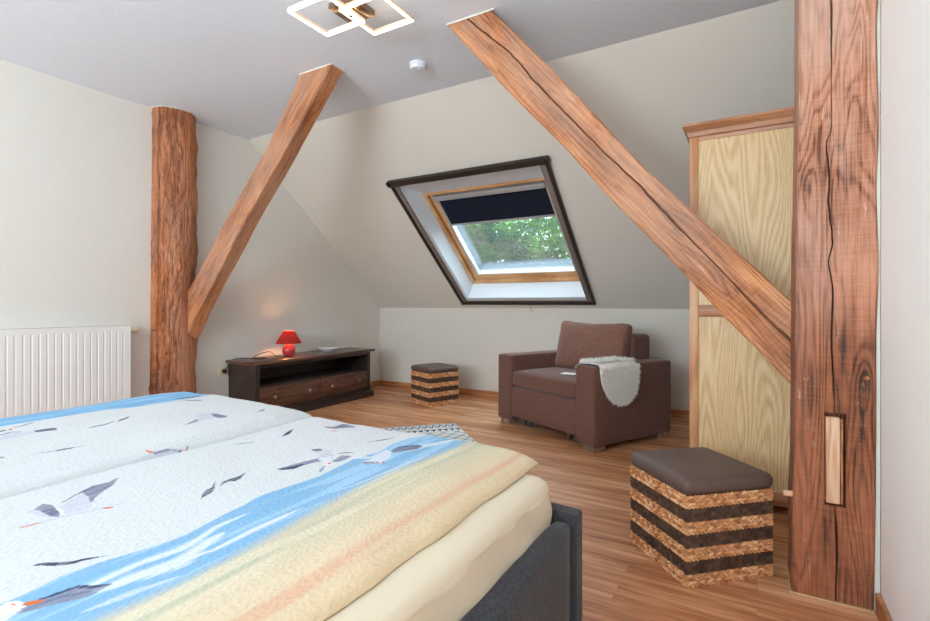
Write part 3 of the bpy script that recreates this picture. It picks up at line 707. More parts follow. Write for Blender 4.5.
# ================================================================== WOVEN BOX STOOLS
def make_stool():
    S, H = .36, .322; root = empty('box_stool')
    bands = 7; bh = H/bands
    bm = BM(); box(bm, (.005, .005, .004), (S-.005, S-.005, H))
    sides = [((0, 0), (1, 0), (0, -1)), ((S, 0), (0, 1), (1, 0)), ((S, S), (-1, 0), (0, 1)), ((0, S), (0, -1), (-1, 0))]
    for k in (1, 3, 5):
        for r in range(3):
            zc = k*bh+bh*(r+.5)/3; n = 22; w = S/n
            for (o0, t, nn) in sides:
                for i in range(n):
                    out = .0045 if (i+r) % 2 else .0015
                    m = local_frame((o0[0]+t[0]*(i+.5)*w, o0[1]+t[1]*(i+.5)*w, zc), (t[0], t[1], 0), (nn[0], nn[1], 0), (0, 0, 1))
                    box(bm, (-w*.47, -.008, -bh/6*.92), (w*.47, -.002+out, bh/6*.92), m)
    ob('woven_box', bm, M['darkweave'], root)
    sphere = BM(); bmesh.ops.create_icosphere(sphere, subdivisions=2, radius=1.); ms = bpy.data.meshes.new('s'); sphere.to_mesh(ms); sphere.free()
    nv = len(ms.vertices); V = np.empty(nv*3); ms.vertices.foreach_get('co', V); V = V.reshape(-1, 3)
    Fc = np.array([list(p.vertices) for p in ms.polygons]); bpy.data.meshes.remove(ms)
    for k in (0, 2, 4, 6):
        vs = []; fs = []; cnt = 0
        for r in range(4):
            zc = k*bh+bh*(r+.5)/4; n = 21; w = S/n
            for (o0, t, nn) in sides:
                for i in range(n):
                    tilt = (1 if r % 2 else -1)*.5+random.uniform(-.12, .12)
                    c = np.array([o0[0]+t[0]*((i+.5+(r % 2)*.4)*w-w*.2), o0[1]+t[1]*((i+.5+(r % 2)*.4)*w-w*.2), zc+random.uniform(-.0008, .0008)])
                    T = np.array([t[0], t[1], 0]); Nn = np.array([nn[0], nn[1], 0]); Z = np.array([0, 0, 1.])
                    a = T*math.cos(tilt)+Z*math.sin(tilt); b = -T*math.sin(tilt)+Z*math.cos(tilt)
                    P = V[:, :1]*a*w*.70+V[:, 1:2]*Nn*.0062+V[:, 2:]*b*bh/8*.86
                    vs.append(P+c+Nn*random.uniform(-.0035, -.001)); fs.append(Fc+cnt); cnt += nv
        me = bpy.data.meshes.new('braided_band'); allv = np.concatenate(vs); allf = np.concatenate(fs).tolist(); n0 = len(allv)
        me.from_pydata(allv.tolist(), [], allf); smooth_by(me, 60)
        link('braided_band', me, M['braid'], root)
    bm = BM(); pillow(bm, (S+.016, S+.016, .056), n=26, ex=.46, puff=.008, noise_amt=.0015)
    bmesh.ops.transform(bm, matrix=Matrix.Translation((S/2, S/2, H+.027)), verts=bm.verts); ob('padded_lid', bm, M['leather'], root, 70)
    return root
stool = make_stool()
tag(stool, 'large near striped woven box stool with brown padded lid, beside the notched post', 'stool', 'striped woven box stools')
def copy_tree(o, parent=None):
    c = o.copy(); C.objects.link(c)
    if parent: c.parent = parent
    for ch in list(o.children): copy_tree(ch, c)
    return c
st2 = copy_tree(stool)
stool.location = (-.212, 1.905, 0); stool.rotation_euler = (0, 0, math.radians(43.5))
st2.location = (-2.734, 3.975, 0); st2.rotation_euler = (0, 0, math.radians(66.3)); st2.scale = (.96, .96, 1.)
tag(st2, 'small far striped woven box stool standing by the low wall under the skylight', 'stool', 'striped woven box stools')

# ================================================================== ARMCHAIR
ch = empty('armchair', (-1.911, 3.808, 0), math.radians(-27.5)); tag(ch, 'wide brown fabric armchair with block feet and a loose back cushion', 'armchair')
Wd, Dp, aw = 1.10, .82, .18
def sf(n, a, b, r=.02, m=None, puff=0., nz=.0015, k=18, rot=None, par=None, seed=0): return soft(n, a, b, m or M['chairfab'], par or ch, r, puff, nz, k, rot, seed)
sf('armrest', (0, 0, .036), (aw, Dp, .578), .018, seed=1)
sf('armrest', (Wd-aw, 0, .036), (Wd, Dp, .578), .018, seed=2)
sf('front_panel', (aw+.002, .012, .075), (Wd-aw-.002, .07, .322), .014)
sf('base', (aw+.002, .07, .09), (Wd-aw-.002, Dp-.02, .322), .012)
sf('seat_cushion', (aw+.004, .004, .328), (Wd-aw-.004, .60, .452), .03, puff=.010)
sf('backrest', (aw+.002, .60, .30), (Wd-aw-.002, Dp+.0, .765), .03)
rot = Matrix.Rotation(math.radians(-13), 4, 'X')
bm = BM(); pillow(bm, (.70, .17, .40), n=30, ex=.2, puff=0., noise_amt=.006, seed=4)
for v in bm.verts:
    fx = max(0, 1-abs(v.co.x/.35)**2.2); fz = max(0, 1-abs(v.co.z/.20)**2.2)
    v.co.y *= .45+.75*(fx*fz)**.45
    if abs(v.co.x) > .25 and abs(v.co.z) > .13: v.co.x *= 1.02; v.co.z *= 1.03
    v.co.z -= .012*(1-abs(v.co.x)/.35)*(1 if v.co.z > 0 else 0)
bmesh.ops.transform(bm, matrix=Matrix.Translation((.55, .545, .648)) @ rot, verts=bm.verts)
cu = ob('loose_cushion', bm, M['cushfab'], None, 70); cu.parent = None; cu.name = 'cushion'; cu.location = ch.location; cu.rotation_euler = ch.rotation_euler
tag(cu, 'plump brown fabric back cushion leaning in the armchair', 'cushion')
for x0, y0 in ((.02, .02), (Wd-.13, .02), (.02, Dp-.13), (Wd-.13, Dp-.13)): bx('foot', (x0, y0, 0), (x0+.11, y0+.11, .038), M['footwood'], ch, .003)
for x0 in (.235, .30, .76, .83):
    bm = BM(); tube(bm, [(x0, .10, .028), (x0+.022, .10, .028)], .026, 16); box(bm, (x0-.004, .085, .03), (x0+.026, .115, .095)); ob('roller_castor', bm, M['steel'], ch, 40)
# leaflet on the seat
bm = BM(); box(bm, (-.055, -.04, 0), (.055, .04, .004)); o = ob('leaflet', bm, M['paper'], None, None, .001)
p = ch.matrix_basis @ Vector((.655, .20, .4665)); o.location = p; o.rotation_euler = (0, 0, math.radians(-5)); tag(o, 'small white leaflet lying on the armchair seat', 'leaflet')

# sheepskin draped over the right armrest
sk = empty('sheepskin', ch.location, ch.rotation_euler.z); tag(sk, 'fluffy white sheepskin draped over the right armrest', 'sheepskin')
XA0, XA1, ZT_ = Wd-aw, Wd, .580
def skin_pos(u, v, lift=0.):
    # u: across the arm (0 inner edge hanging a little, then the top, then down the outside); v: -1..1 along depth
    Ltop = aw; Lin = .02
    s = u
    if s < Lin: p = (XA0-.004-lift, ZT_+.0-(Lin-s), (-1, 0))
    elif s < Lin+Ltop: p = (XA0+(s-Lin), ZT_+.004+lift, (0, 1))
    else: p = (XA1+.006+lift, ZT_+.002-(s-Lin-Ltop), (1, 0))
    return p
nu, nvv = 46, 40; total = .02+aw+.27
def vrange(u):
    if u < .02+aw: return .035, .42-.03*(1-u/.2)
    t = (u-.02-aw)/.27
    c, hwid = .035+(.42-.035)/2, (.42-.035)/2
    w = hwid*math.sqrt(max(0, 1-t**2.6)); c2 = c+.02*t
    return c2-w, c2+w
grid = []; bm = BM()
for i in range(nu):
    u = total*i/(nu-1)*.999; row = []
    a, b = vrange(u)
    for j in range(nvv):
        v = a+(b-a)*j/(nvv-1)
        edge = min(i, nu-1-i, j, nvv-1-j)/4; e = min(1, edge)
        x, z, nn = skin_pos(u, v, .006+.010*e+.004*mn.noise(Vector((u*30, v*30, 1))))
        row.append(bm.verts.new((x, v, z)))
    grid.append(row)
for i in range(nu-1):
    for j in range(nvv-1): bm.faces.new((grid[i][j], grid[i+1][j], grid[i+1][j+1], grid[i][j+1]))
me_pts = [(v.co.copy()) for r in grid for v in r]
bmesh.ops.recalc_face_normals(bm, faces=bm.faces)
ob('pelt', bm, M['fur'], sk, 80)
bm = BM()
for q in range(11000):
    u = random.random()*total*.995; a, b = vrange(u); v = a+(b-a)*random.random()
    x, z, nn = skin_pos(u, v, .012)
    base = Vector((x, v, z)); nrm = Vector((nn[0], 0, nn[1]))
    down = Vector((0, 0, -1)) if nn[0] else Vector((.6, 0, 0))
    d = (nrm*.7+down*(.9)+Vector((random.uniform(-.5, .5), random.uniform(-.7, .7), random.uniform(-.4, .4)))*1.0).normalized()
    L = random.uniform(.014, .034); w = .0022
    sd = d.cross(nrm).normalized()*w
    tip = base+d*L
    if tip.x < XA1+.006 and nn[0] == 1: tip.x = XA1+.008
    if nn[1] == 1 and tip.z < ZT_+.006: tip.z = ZT_+.008
    mdp = base+d*L*.5+nrm*.004
    vs = [bm.verts.new(base-sd), bm.verts.new(base+sd), bm.verts.new(mdp+sd*.8), bm.verts.new(mdp-sd*.8), bm.verts.new(tip)]
    bm.faces.new((vs[0], vs[1], vs[2], vs[3])); bm.faces.new((vs[3], vs[2], vs[4]))
me = bpy.data.meshes.new('wool'); bm.to_mesh(me); bm.free(); o = link('wool', me, M['fur'], sk)
o['kind'] = 'stuff'

# ================================================================== WARDROBE
wd = empty('wardrobe', (-.297, 2.76, 0)); tag(wd, 'tall pale oak wardrobe with reddish frame standing behind the right post', 'wardrobe')
WW, WDp, WH = 1.05, .52, 1.86
bx('left_stile', (0, 0, .05), (.042, .022, WH), M['ward_frame'], wd, .002)
bx('right_stile', (WW-.042, 0, .05), (WW, .022, WH), M['ward_frame'], wd, .002)
bx('top_rail', (.042, .001, 1.822), (WW-.042, .022, WH+.02), M['ward_rail'], wd, .002)
bx('middle_rail', (.042, .001, .936), (WW-.042, .022, .996), M['ward_rail'], wd, .002)
bx('bottom_rail', (.042, .001, .05), (WW-.042, .022, .115), M['ward_rail'], wd, .002)
bx('upper_panel', (.042, .006, .996), (WW-.042, .018, 1.822), M['oak_up'], wd)
bx('lower_panel', (.042, .006, .115), (WW-.042, .018, .936), M['oak_lo'], wd)
bx('side_panel', (0, .022, .05), (.02, WDp, WH), M['ward_frame'], wd, .001)
bx('side_panel', (WW-.02, .022, .05), (WW, WDp, WH), M['ward_frame'], wd, .001)
bx('back_panel', (.02, WDp-.01, .05), (WW-.02, WDp, WH), M['oak_lo'], wd)
bx('bottom_board', (.02, .022, .07), (WW-.02, WDp-.01, .09), M['oak_lo'], wd)
# crown moulding: profile swept round the top
bm = BM()
pr_ = [(0, 1.842), (-.006, 1.845), (-.012, 1.868), (-.026, 1.890), (-.030, 1.892), (-.030, 1.905), (0, 1.905)]
def ringp(off, z): return [(-(-off)*1.0 if False else 0+off, 0+off, z), (WW-off, off, z), (WW-off, WDp, z), (off, WDp, z)]
rings = [[bm.verts.new(p) for p in ringp(o1, z)] for o1, z in pr_]
for A_, B_ in zip(rings, rings[1:]):
    for k in range(4): bm.faces.new((A_[k], A_[(k+1) % 4], B_[(k+1) % 4], B_[k]))
bm.faces.new(rings[-1]); bm.faces.new(rings[0][::-1])
ob('crown', bm, M['ward_rail'], wd)
for x0, y0 in ((.02, .03), (WW-.07, .03), (.02, WDp-.07), (WW-.07, WDp-.07)): bx('foot', (x0, y0, 0), (x0+.05, y0+.05, .052), M['ward_frame'], wd, .002)

# ================================================================== BED
bed = empty('bed', (-1.57, .45, 0)); tag(bed, 'charcoal upholstered double bed with cream sheet over the mattress', 'bed')
ox_, oy_ = 1.57, -.45
def bs(n, a, b, r, m, nz=.002, puff=0., k=24, seed=0):
    a = (a[0]+ox_, a[1]+oy_, a[2]); b = (b[0]+ox_, b[1]+oy_, b[2]); return soft(n, a, b, m, bed, r, puff, nz, k, None, seed)
bs('foot_board', (-2.70, 1.425, .03), (-.458, 1.495, .378), .012, M['bedfab'], .0012, seed=2)
bs('side_rail', (-.53, -.60, .06), (-.466, 1.422, .362), .024, M['bedfab'], .002, seed=3)
bs('side_rail', (-2.69, -.60, .06), (-2.607, 1.422, .362), .030, M['bedfab'], .002, seed=4)
bs('head_board', (-2.70, -.68, .03), (-.445, -.605, .95), .02, M['bedfab'], .002, seed=5)
bx('slat_base', (-2.60+ox_, -.59+oy_, .14), (-.54+ox_, 1.42+oy_, .2), M['cabin'], bed)
for x0, y0 in ((-.56, 1.40), (-2.62, 1.40), (-.56, -.6), (-2.62, -.6)): bx('leg', (x0+ox_, y0+oy_, 0), (x0+.06+ox_, y0+.06+oy_, .062), M['black'], bed, .002)
# mattress under one sheet
bm = BM(); pillow(bm, (2.09, 2.005, .285), n=70, ex=.16, puff=.004, noise_amt=0.)
for v in bm.verts:
    q = v.co
    s = .0035*mn.noise(Vector((q.x*3, q.y*3, q.z*10)))+.002*mn.noise(Vector((q.x*12, q.y*6, q.z*3)))
    if q.z < .10 and (q.x > 1.0 or q.y > .97):
        s += .0035*math.sin(q.y*26+q.z*30+3*mn.noise(Vector((q.y*4, q.z*9, 1))))
    if q.x > .9: v.co.x += s*1.2
    if q.y > .9: v.co.y += s
    if q.z > .1: v.co.z += s*.8
bmesh.ops.transform(bm, matrix=Matrix.Translation((-1.566+ox_, .41+oy_, .208+.1425)), verts=bm.verts)
ob('mattress', bm, M['sheet'], bed, 80)

# ---- duvets: a printed cover (white sky, blue sea, sand), gulls painted where the cloth shows them
def poly_mask(X, Y, poly):
    inside = np.zeros(X.shape, bool); n = len(poly)
    for i in range(n):
        x0, y0 = poly[i]; x1, y1 = poly[(i+1) % n]
        c = ((y0 > Y) != (y1 > Y)); den = (y1-y0) if y1 != y0 else 1e-9
        inside ^= c & (X < (x1-x0)*(Y-y0)/den+x0)
    return inside
ZD = .545
def px_poly(pts, scale, org, z=ZD): return [tuple(atz(org[0]+x/scale, org[1]+y/scale, z)[:2]) for x, y in pts]
def px_line(pts, w, scale, org, z=ZD):
    """tapered brush stroke -> polygon, width in metres"""
    P = [np.array(p) for p in px_poly(pts, scale, org, z)]; L, R = [], []
    for i, p in enumerate(P):
        t = P[min(i+1, len(P)-1)]-P[max(i-1, 0)]; t = t/np.linalg.norm(t); n = np.array([-t[1], t[0]])
        ww = w*(.25+.75*math.sin(PI*(i+.5)/len(P))); L.append(p+n*ww/2); R.append(p-n*ww/2)
    return [tuple(p) for p in L+R[::-1]]
DK, GR, LG, OR, WH_, PK = (72, 80, 104), (140, 146, 168), (206, 208, 220), (226, 122, 64), (244, 246, 250), (120, 126, 150)
ZL = .562
c1 = (5.64, (0, 390)); c2 = (4.739, (0, 490)); c3 = (5.167, (140, 440)); c4 = (5.167, (140, 380)); c5 = (5.167, (270, 410))
R_polys = [
 (px_poly([(118, 92), (170, 74), (205, 52), (250, 60), (285, 95), (280, 112), (240, 117), (180, 108)], *c2), LG), (px_poly([(160, 78), (205, 52), (250, 60), (285, 95), (280, 112), (240, 112), (200, 90)], *c2), PK),
 (px_poly([(268, 70), (390, 5), (500, -22), (455, 15), (435, 60), (425, 80), (360, 92), (300, 102)], *c2), LG),
 (px_poly([(455, 565), (520, 535), (600, 520), (675, 487), (640, 530), (600, 552), (540, 590), (510, 621), (500, 590)], *c1), PK),
 (px_line([(350, 621), (420, 585), (520, 543), (600, 520)], .006, *c1), DK), (px_line([(268, 70), (290, 82), (297, 104)], .006, *c2), WH_),
 (px_line([(60, 165), (190, 140), (300, 112), (420, 90), (590, 55)], .012, *c2), LG), (px_line([(95, 165), (130, 158), (190, 140)], .006, *c2), OR), (px_line([(488, 77), (515, 77), (537, 73)], .009, *c2), OR),
 (px_line([(160, 348), (200, 340), (270, 340), (350, 330), (400, 316), (470, 306)], .014, *c2), DK), (px_line([(460, 308), (520, 300)], .003, *c2), GR),
 (px_poly([(-30, 560), (30, 525), (80, 515), (130, 530), (130, 550), (75, 575), (-10, 625)], *c2), WH_),
 (px_poly([(70, 575), (105, 548), (180, 510), (270, 478), (370, 443), (440, 446), (530, 435), (490, 458), (430, 490), (340, 510), (250, 530), (150, 558)], *c2), GR),
 (px_line([(180, 510), (270, 480), (370, 446), (450, 448), (530, 436)], .010, *c2), DK), (px_line([(105, 560), (200, 520), (300, 490), (430, 468)], .009, *c2), PK),
 (px_line([(105, 532), (150, 522), (205, 512)], .012, *c2), OR), (px_poly([(50, 533), (65, 528), (78, 535), (65, 541)], *c2), OR),
 (px_poly([(315, 305), (322, 270), (345, 250), (370, 240), (388, 208), (385, 245), (370, 265), (345, 278), (325, 290)], *c3), DK),
 (px_poly([(413, 232), (425, 213), (460, 198), (490, 188), (515, 178), (548, 157), (520, 192), (495, 204), (460, 208), (430, 220)], *c3), DK),
 (px_line([(478, 15), (520, 12), (560, 8), (592, 5)], .008, *c3), DK),
 (px_poly([(730, 292), (752, 274), (770, 262), (795, 253), (775, 277), (755, 284)], *c4), DK),
 (px_poly([(35, 300), (120, 270), (190, 255), (245, 243), (330, 225), (330, 250), (240, 262), (170, 278), (120, 297), (60, 304)], *c5), GR), (px_poly([(35, 300), (100, 285), (170, 270), (180, 276), (120, 298), (60, 304)], *c5), DK),
 (px_poly([(208, 200), (260, 193), (322, 205), (315, 235), (300, 250), (250, 250), (247, 225)], *c5), LG), (px_poly([(208, 200), (262, 193), (270, 205), (240, 208)], *c5), DK),
 (px_poly([(245, 248), (330, 228), (400, 232), (520, 240), (560, 222), (600, 205), (628, 215), (622, 242), (580, 265), (520, 277), (470, 272), (480, 262), (530, 250), (420, 250), (350, 268), (310, 278), (262, 322), (252, 308), (290, 268)], *c5), (226, 228, 236)),
 (px_poly([(315, 262), (370, 230), (425, 236), (390, 255), (350, 266)], *c5), PK), (px_line([(355, 222), (390, 217), (425, 219)], .010, *c5), DK), (px_line([(430, 218), (462, 213)], .006, *c5), LG),
 (px_poly([(252, 308), (275, 285), (290, 283), (262, 322)], *c5), GR), (px_poly([(298, 271), (310, 264), (316, 270), (304, 276)], *c5), OR),
 (px_poly([(622, 215), (660, 192), (720, 184), (770, 180), (790, 186), (760, 202), (700, 213), (650, 220)], *c5), PK), (px_line([(630, 206), (670, 191), (770, 181)], .009, *c5), DK),
 (px_poly([(466, 266), (530, 262), (560, 270), (500, 280)], *c5), GR), (px_poly([(546, 268), (556, 262), (562, 270), (552, 273)], *c5), OR), (px_poly([(576, 266), (586, 260), (592, 267), (582, 271)], *c5), OR),
 (px_poly([(275, 84), (330, 82), (375, 66), (405, 68), (445, 86), (400, 88), (340, 93), (300, 92)], *c5), PK), (px_line([(310, 110), (370, 100), (480, 97)], .012, *c5), LG), (px_poly([(310, 110), (335, 103), (345, 107)], *c5), OR),
 (px_line([(500, 164), (560, 154), (600, 150), (645, 138)], .010, *c5), GR), (px_line([(550, 156), (600, 149)], .012, *c5), DK)]
L_polys = [
 (px_poly([(-20, 300), (0, 282), (40, 258), (120, 254), (200, 240), (320, 226), (320, 236), (200, 252), (110, 272), (30, 288)], *c1, ZL), LG), (px_poly([(195, 242), (260, 232), (320, 226), (320, 236), (200, 250)], *c1, ZL), DK), (px_line([(0, 270), (60, 252), (120, 250)], .016, *c1, ZL), GR),
 (px_line([(-10, 248), (10, 244), (32, 238)], .018, *c1, ZL), DK), (px_poly([(42, 238), (58, 230), (74, 233), (58, 240)], *c1, ZL), OR), (px_line([(80, 224), (130, 214), (188, 193)], .014, *c1, ZL), GR),
 (px_line([(500, 220), (540, 212), (590, 204), (645, 187)], .014, *c1, ZL), PK), (px_line([(545, 212), (590, 204)], .014, *c1, ZL), DK), (px_poly([(658, 193), (680, 175), (700, 172), (735, 153), (715, 176), (685, 184)], *c1, ZL), DK),
 (px_line([(215, 372), (300, 358), (380, 342), (480, 322)], .010, *c1, ZL), GR), (px_line([(315, 355), (360, 346), (412, 335)], .018, *c1, ZL), DK), (px_line([(-5, 406), (22, 397)], .012, *c1, ZL), DK),
 (px_line([(665, 405), (695, 395), (722, 380)], .012, *c1, ZL), PK), (px_line([(730, 385), (830, 375)], .005, *c1, ZL), LG),
 (px_poly([(228, 242), (288, 208), (290, 183), (370, 176), (388, 200), (330, 215), (272, 230)], *c4, ZL), LG), (px_poly([(226, 243), (262, 222), (292, 205), (300, 216), (268, 231)], *c4, ZL), GR),
 (px_poly([(365, 176), (395, 174), (455, 190), (437, 203), (405, 200), (385, 192)], *c4, ZL), PK), (px_line([(215, 186), (330, 176), (445, 162)], .014, *c4, ZL), LG),
 (px_poly([(604, 176), (622, 164), (648, 153), (640, 166), (622, 172)], *c4, ZL), DK), (px_line([(232, 119), (275, 117), (318, 116)], .03, *c4, ZL), GR),
 (px_poly([(165, 102), (230, 92), (325, 83), (300, 93), (220, 104)], *c4, ZL), PK)]
def yz(pts): return [tuple(atX(140+x/5.167, 440+y/5.167, -1.565)[1:]) for x, y in pts]
E_polys = [(yz([(-60, 130), (-20, 100), (80, 64), (170, 46), (214, 54), (180, 80), (100, 97), (0, 124)]), (206, 208, 218)), (yz([(70, 68), (150, 46), (214, 52), (212, 58), (150, 54), (80, 74)]), GR),
 (yz([(42, 60), (55, 57), (78, 63), (55, 69)]), OR), (yz([(160, 82), (200, 64), (226, 62), (205, 76)]), DK), (yz([(216, 64), (235, 45), (247, 38), (240, 54), (226, 64)]), OR), (yz([(234, 46), (248, 32), (250, 38), (240, 48)]), DK)]
def curveX(pts, z=ZD):
    P = sorted([tuple(atz(x, y, z)[:2][::-1]) for x, y in pts]); ys = np.array([p[0] for p in P]); xs = np.array([p[1] for p in P]); return lambda Y: np.interp(Y, ys, xs)
sea_top = curveX([(0, 601.8), (21, 593.4), (59, 574.4), (101, 559.6), (147.7, 545.3), (186, 532), (225, 513.5), (242.6, 505.8), (260, 496), (287, 486.4), (320, 474.8), (353, 458.4), (378.4, 451.6), (390, 444.8), (411, 438), (428, 436)])
sea_bot = curveX([(95, 621), (135, 604), (180, 585), (237, 556), (320, 507.7), (337.7, 499), (386, 475.8), (430, 458), (455, 449)])
org_st = curveX([(160, 660), (240, 612), (356, 547), (453, 485), (511, 454)])
left_sea = curveX([(0, 429), (32, 423.7), (71, 417.5), (106, 411.3), (160, 405), (171, 404), (209, 396.5)], ZL)
def vnoise(X, Y, sx, sy, seed):
    r = np.random.default_rng(seed); G = r.random((96, 96)); x = (X*sx+50) % 95; y = (Y*sy+50) % 95
    xi = x.astype(int); yi = y.astype(int); fx = x-xi; fy = y-yi; fx = fx*fx*(3-2*fx); fy = fy*fy*(3-2*fy)
    return (G[xi, yi]*(1-fx)+G[xi+1, yi]*fx)*(1-fy)+(G[xi, yi+1]*(1-fx)+G[xi+1, yi+1]*fx)*fy
def smooth01(t): t = np.clip(t, 0, 1); return t*t*(3-2*t)
def paint(X, Y, left, Z=None):
    wht = lin((218, 223, 225)); col = np.tile(wht, X.shape+(1,))
    n1 = vnoise(X, Y, 60, 4, 3); n2 = vnoise(X, Y, 140, 9, 5); n3 = vnoise(X, Y, 25, 2.2, 8)
    def mixin(c, m): 
        nonlocal col; m = np.clip(m, 0, 1)[..., None]; col = col*(1-m)+lin(c)*m
    if not left:
        a = sea_top(Y); b = sea_bot(Y)
        mixin((140, 186, 220), smooth01((X-a)/.006))
        mixin((176, 214, 240), smooth01((X-a)/.006)*smooth01((n1-.55)*6)*.6)
        t = (X-a)/np.maximum(b-a, .02)
        mixin((128, 184, 226), smooth01((X-a)/.006)*smooth01((.45-n1)*5)*.35)
        def streak(pts, w, amt=.9):
            P = np.array([atz(x, y, ZD)[:2] for x, y in pts]); P = P[np.argsort(P[:, 1])]
            xs = np.interp(Y, P[:, 1], P[:, 0]); al = (Y-P[0, 1])/(P[-1, 1]-P[0, 1]); ww = w*np.clip(np.sin(np.clip(al, 0, 1)*PI), 0, 1)**.6+1e-4
            mixin((226, 232, 236), amt*(al > 0)*(al < 1)*smooth01(1.5-np.abs(X-xs)/ww+(n2-.5)*.8))
        streak([(60, 594), (97, 580.7), (140, 561), (180, 547), (215, 527), (250, 513)], .010)
        streak([(90, 592), (130, 576), (180, 560), (207, 541), (225, 531)], .020)
        streak([(185, 558), (213.5, 548.4), (250, 531), (302.6, 506.8)], .007)
        streak([(80, 612), (135, 590), (180, 574)], .008, .6)
        streak([(330, 492), (353, 485.5), (405.5, 464.2), (430, 454)], .006, .6)
        streak([(405, 452), (421, 446.8), (450, 441), (470, 441)], .016, .8)
        s = smooth01((X-b+.03)/.05)
        mixin((214, 206, 178), s)
        mixin((176, 190, 168), s*smooth01(1-np.abs(X-b-.04)/.02)*.45*(n3 > .0))
        mixin((228, 220, 194), s*smooth01((n1-.5)*5)*.7); mixin((200, 196, 158), s*smooth01((.4-n3)*5)*.4)
        o_ = org_st(Y)
        mixin((228, 208, 176), smooth01((X-o_+.12)/.10)*s*.8)
        mixin((222, 176, 144), smooth01(1-np.abs(X-o_-.01)/.022+(n1-.5))*.75)
        mixin((230, 208, 172), smooth01((X-o_-.03)/.02)*.9)
        mixin((230, 180, 146), smooth01((X-o_-.07)/.05)*.9); mixin((232, 202, 168), smooth01((X-o_-.07)/.03)*smooth01((n1-.55)*6)*.5)
    else:
        a = left_sea(Y)
        mixin((132, 186, 226), smooth01((a-X)/.006)); mixin((176, 212, 238), smooth01((a-X)/.006)*smooth01((n1-.55)*6)*.6)
        mixin((240, 246, 249), smooth01((a-X)/.004)*smooth01(1.3-np.abs(a-X-.03)/.008)*(Y > 1.15)*.8)
        mixin((232, 208, 168), smooth01((-2.535-X)/.01))
    for poly, c in (L_polys if left else R_polys):
        xs = [p[0] for p in poly]; ys = [p[1] for p in poly]
        m = (X > min(xs)) & (X < max(xs)) & (Y > min(ys)) & (Y < max(ys))
        if not m.any(): continue
        sub = np.zeros(X.shape, bool); sub[m] = poly_mask(X[m], Y[m], poly)
        f = np.ones(X.shape) if c in (OR,) else (.72+.28*smooth01((n2-.3)*4))
        k = (sub*f)[..., None]; col = col*(1-k)+lin(c)*k
    if left:
        side = X > -1.625
        for poly, c in E_polys:
            k = (poly_mask(Y, Z, poly) & side)[..., None]; col = np.where(k, lin(c), col)
    return col
def duvet(name, x0, x1, y0, y1, zb, H, Rl, Rr, Rf, left):
    xs = np.linspace(0, 1, 371); ys = np.concatenate([np.linspace(0, .36, 40)[:-1], np.linspace(.36, 1, 520)])
    U, Vv = np.meshgrid(xs, ys, indexing='ij')
    X = x0+(x1-x0)*U; Y = y0+(y1-y0)*Vv
    # wavy outline
    wob = lambda t, s: np.array([mn.noise(Vector((float(q)*5, s, 0)))*.010+mn.noise(Vector((float(q)*14, s, 0)))*.004 for q in t])
    wr = wob(Y[0], 3.+left)[None, :]; wf = wob(X[:, 0]*1., 7.+left)[:, None]; wl = wob(Y[0], 11.+left)[None, :]
    if left: wr = wr*.1
    else: wl = wl*.1
    X = X+wr*U**6+wl*(1-U)**6; Y = Y+wf*Vv**20
    dl = (X-x0-wl*(1-U)**6); dr = (x1+wr-X); df = (y1+wf-Y); dn = Y-y0
    g = lambda d, R: np.sqrt(np.clip(1-(1-np.clip(d/R, 0, 1))**2, 0, 1))
    h = g(dl, Rl)**.9*g(dr, Rr)**.9*g(df, Rf)*g(dn, .08)
    und = vnoise(X, Y, 6, 4, 21+left)*.010+vnoise(X, Y, 14, 9, 31+left)*.004-.008
    Z = zb+H*h+und*np.clip(h, 0, 1)
    ear = np.clip(1-df/.20, 0, 1)*(np.clip(1-dr/.22, 0, 1)); Z -= (.030 if left else .008)*ear*h
    sag = np.clip((Y-1.30)/.16, 0, 1)**2*.008; Z -= sag*h*0
    nx_, ny_ = X.shape
    col = paint(X, Y, left, Z)
    co = np.stack([X, Y, Z], -1).reshape(-1, 3)
    cb_ = np.stack([X, Y, np.full_like(Z, zb-.004)], -1)
    idx = np.arange(nx_*ny_).reshape(nx_, ny_)
    a = idx[:-1, :-1].ravel(); b = idx[1:, :-1].ravel(); c = idx[1:, 1:].ravel(); d = idx[:-1, 1:].ravel()
    faces = np.stack([a, b, c, d], 1)
    # underside on the outline only
    loop = list(idx[:, 0])+list(idx[-1, 1:])+list(idx[-2::-1, -1])+list(idx[0, -2:0:-1])
    loop = np.array(loop); nb = len(loop); base = len(co)
    low = co[loop].copy(); low[:, 2] = zb-.003
    co = np.concatenate([co, low]); lf = np.stack([loop, np.roll(loop, -1), np.roll(np.arange(base, base+nb), -1), np.arange(base, base+nb)], 1)[:, ::-1]
    faces = np.concatenate([faces, lf])
    me = bpy.data.meshes.new(name); me.vertices.add(len(co)); me.vertices.foreach_set('co', co.ravel())
    nf = len(faces); me.loops.add(nf*4+nb); me.polygons.add(nf+1)
    under = np.arange(base, base+nb)[::-1]
    me.loops.foreach_set('vertex_index', np.concatenate([faces.ravel(), under]))
    me.polygons.foreach_set('loop_start', np.concatenate([np.arange(0, nf*4, 4), [nf*4]])); me.update(calc_edges=True)
    at = me.color_attributes.new('Col', 'FLOAT_COLOR', 'POINT')
    cc = np.ones((len(co), 4)); cc[:base, :3] = col.reshape(-1, 3); cc[base:, :3] = col.reshape(-1, 3)[loop]
    cc[:, :3] *= .97
    at.data.foreach_set('color', cc.ravel())
    for p in me.polygons: p.use_smooth = True
    me.polygons[nf].use_smooth = False
    return link(name, me, M['duvet'])
o = duvet('duvet', -1.551, -.592, -.45, 1.462, .500, .044, .014, .10, .045, False)
tag(o, 'right hand duvet printed with gulls, blue sea and a sandy peach edge', 'duvet', 'printed duvets on the bed')
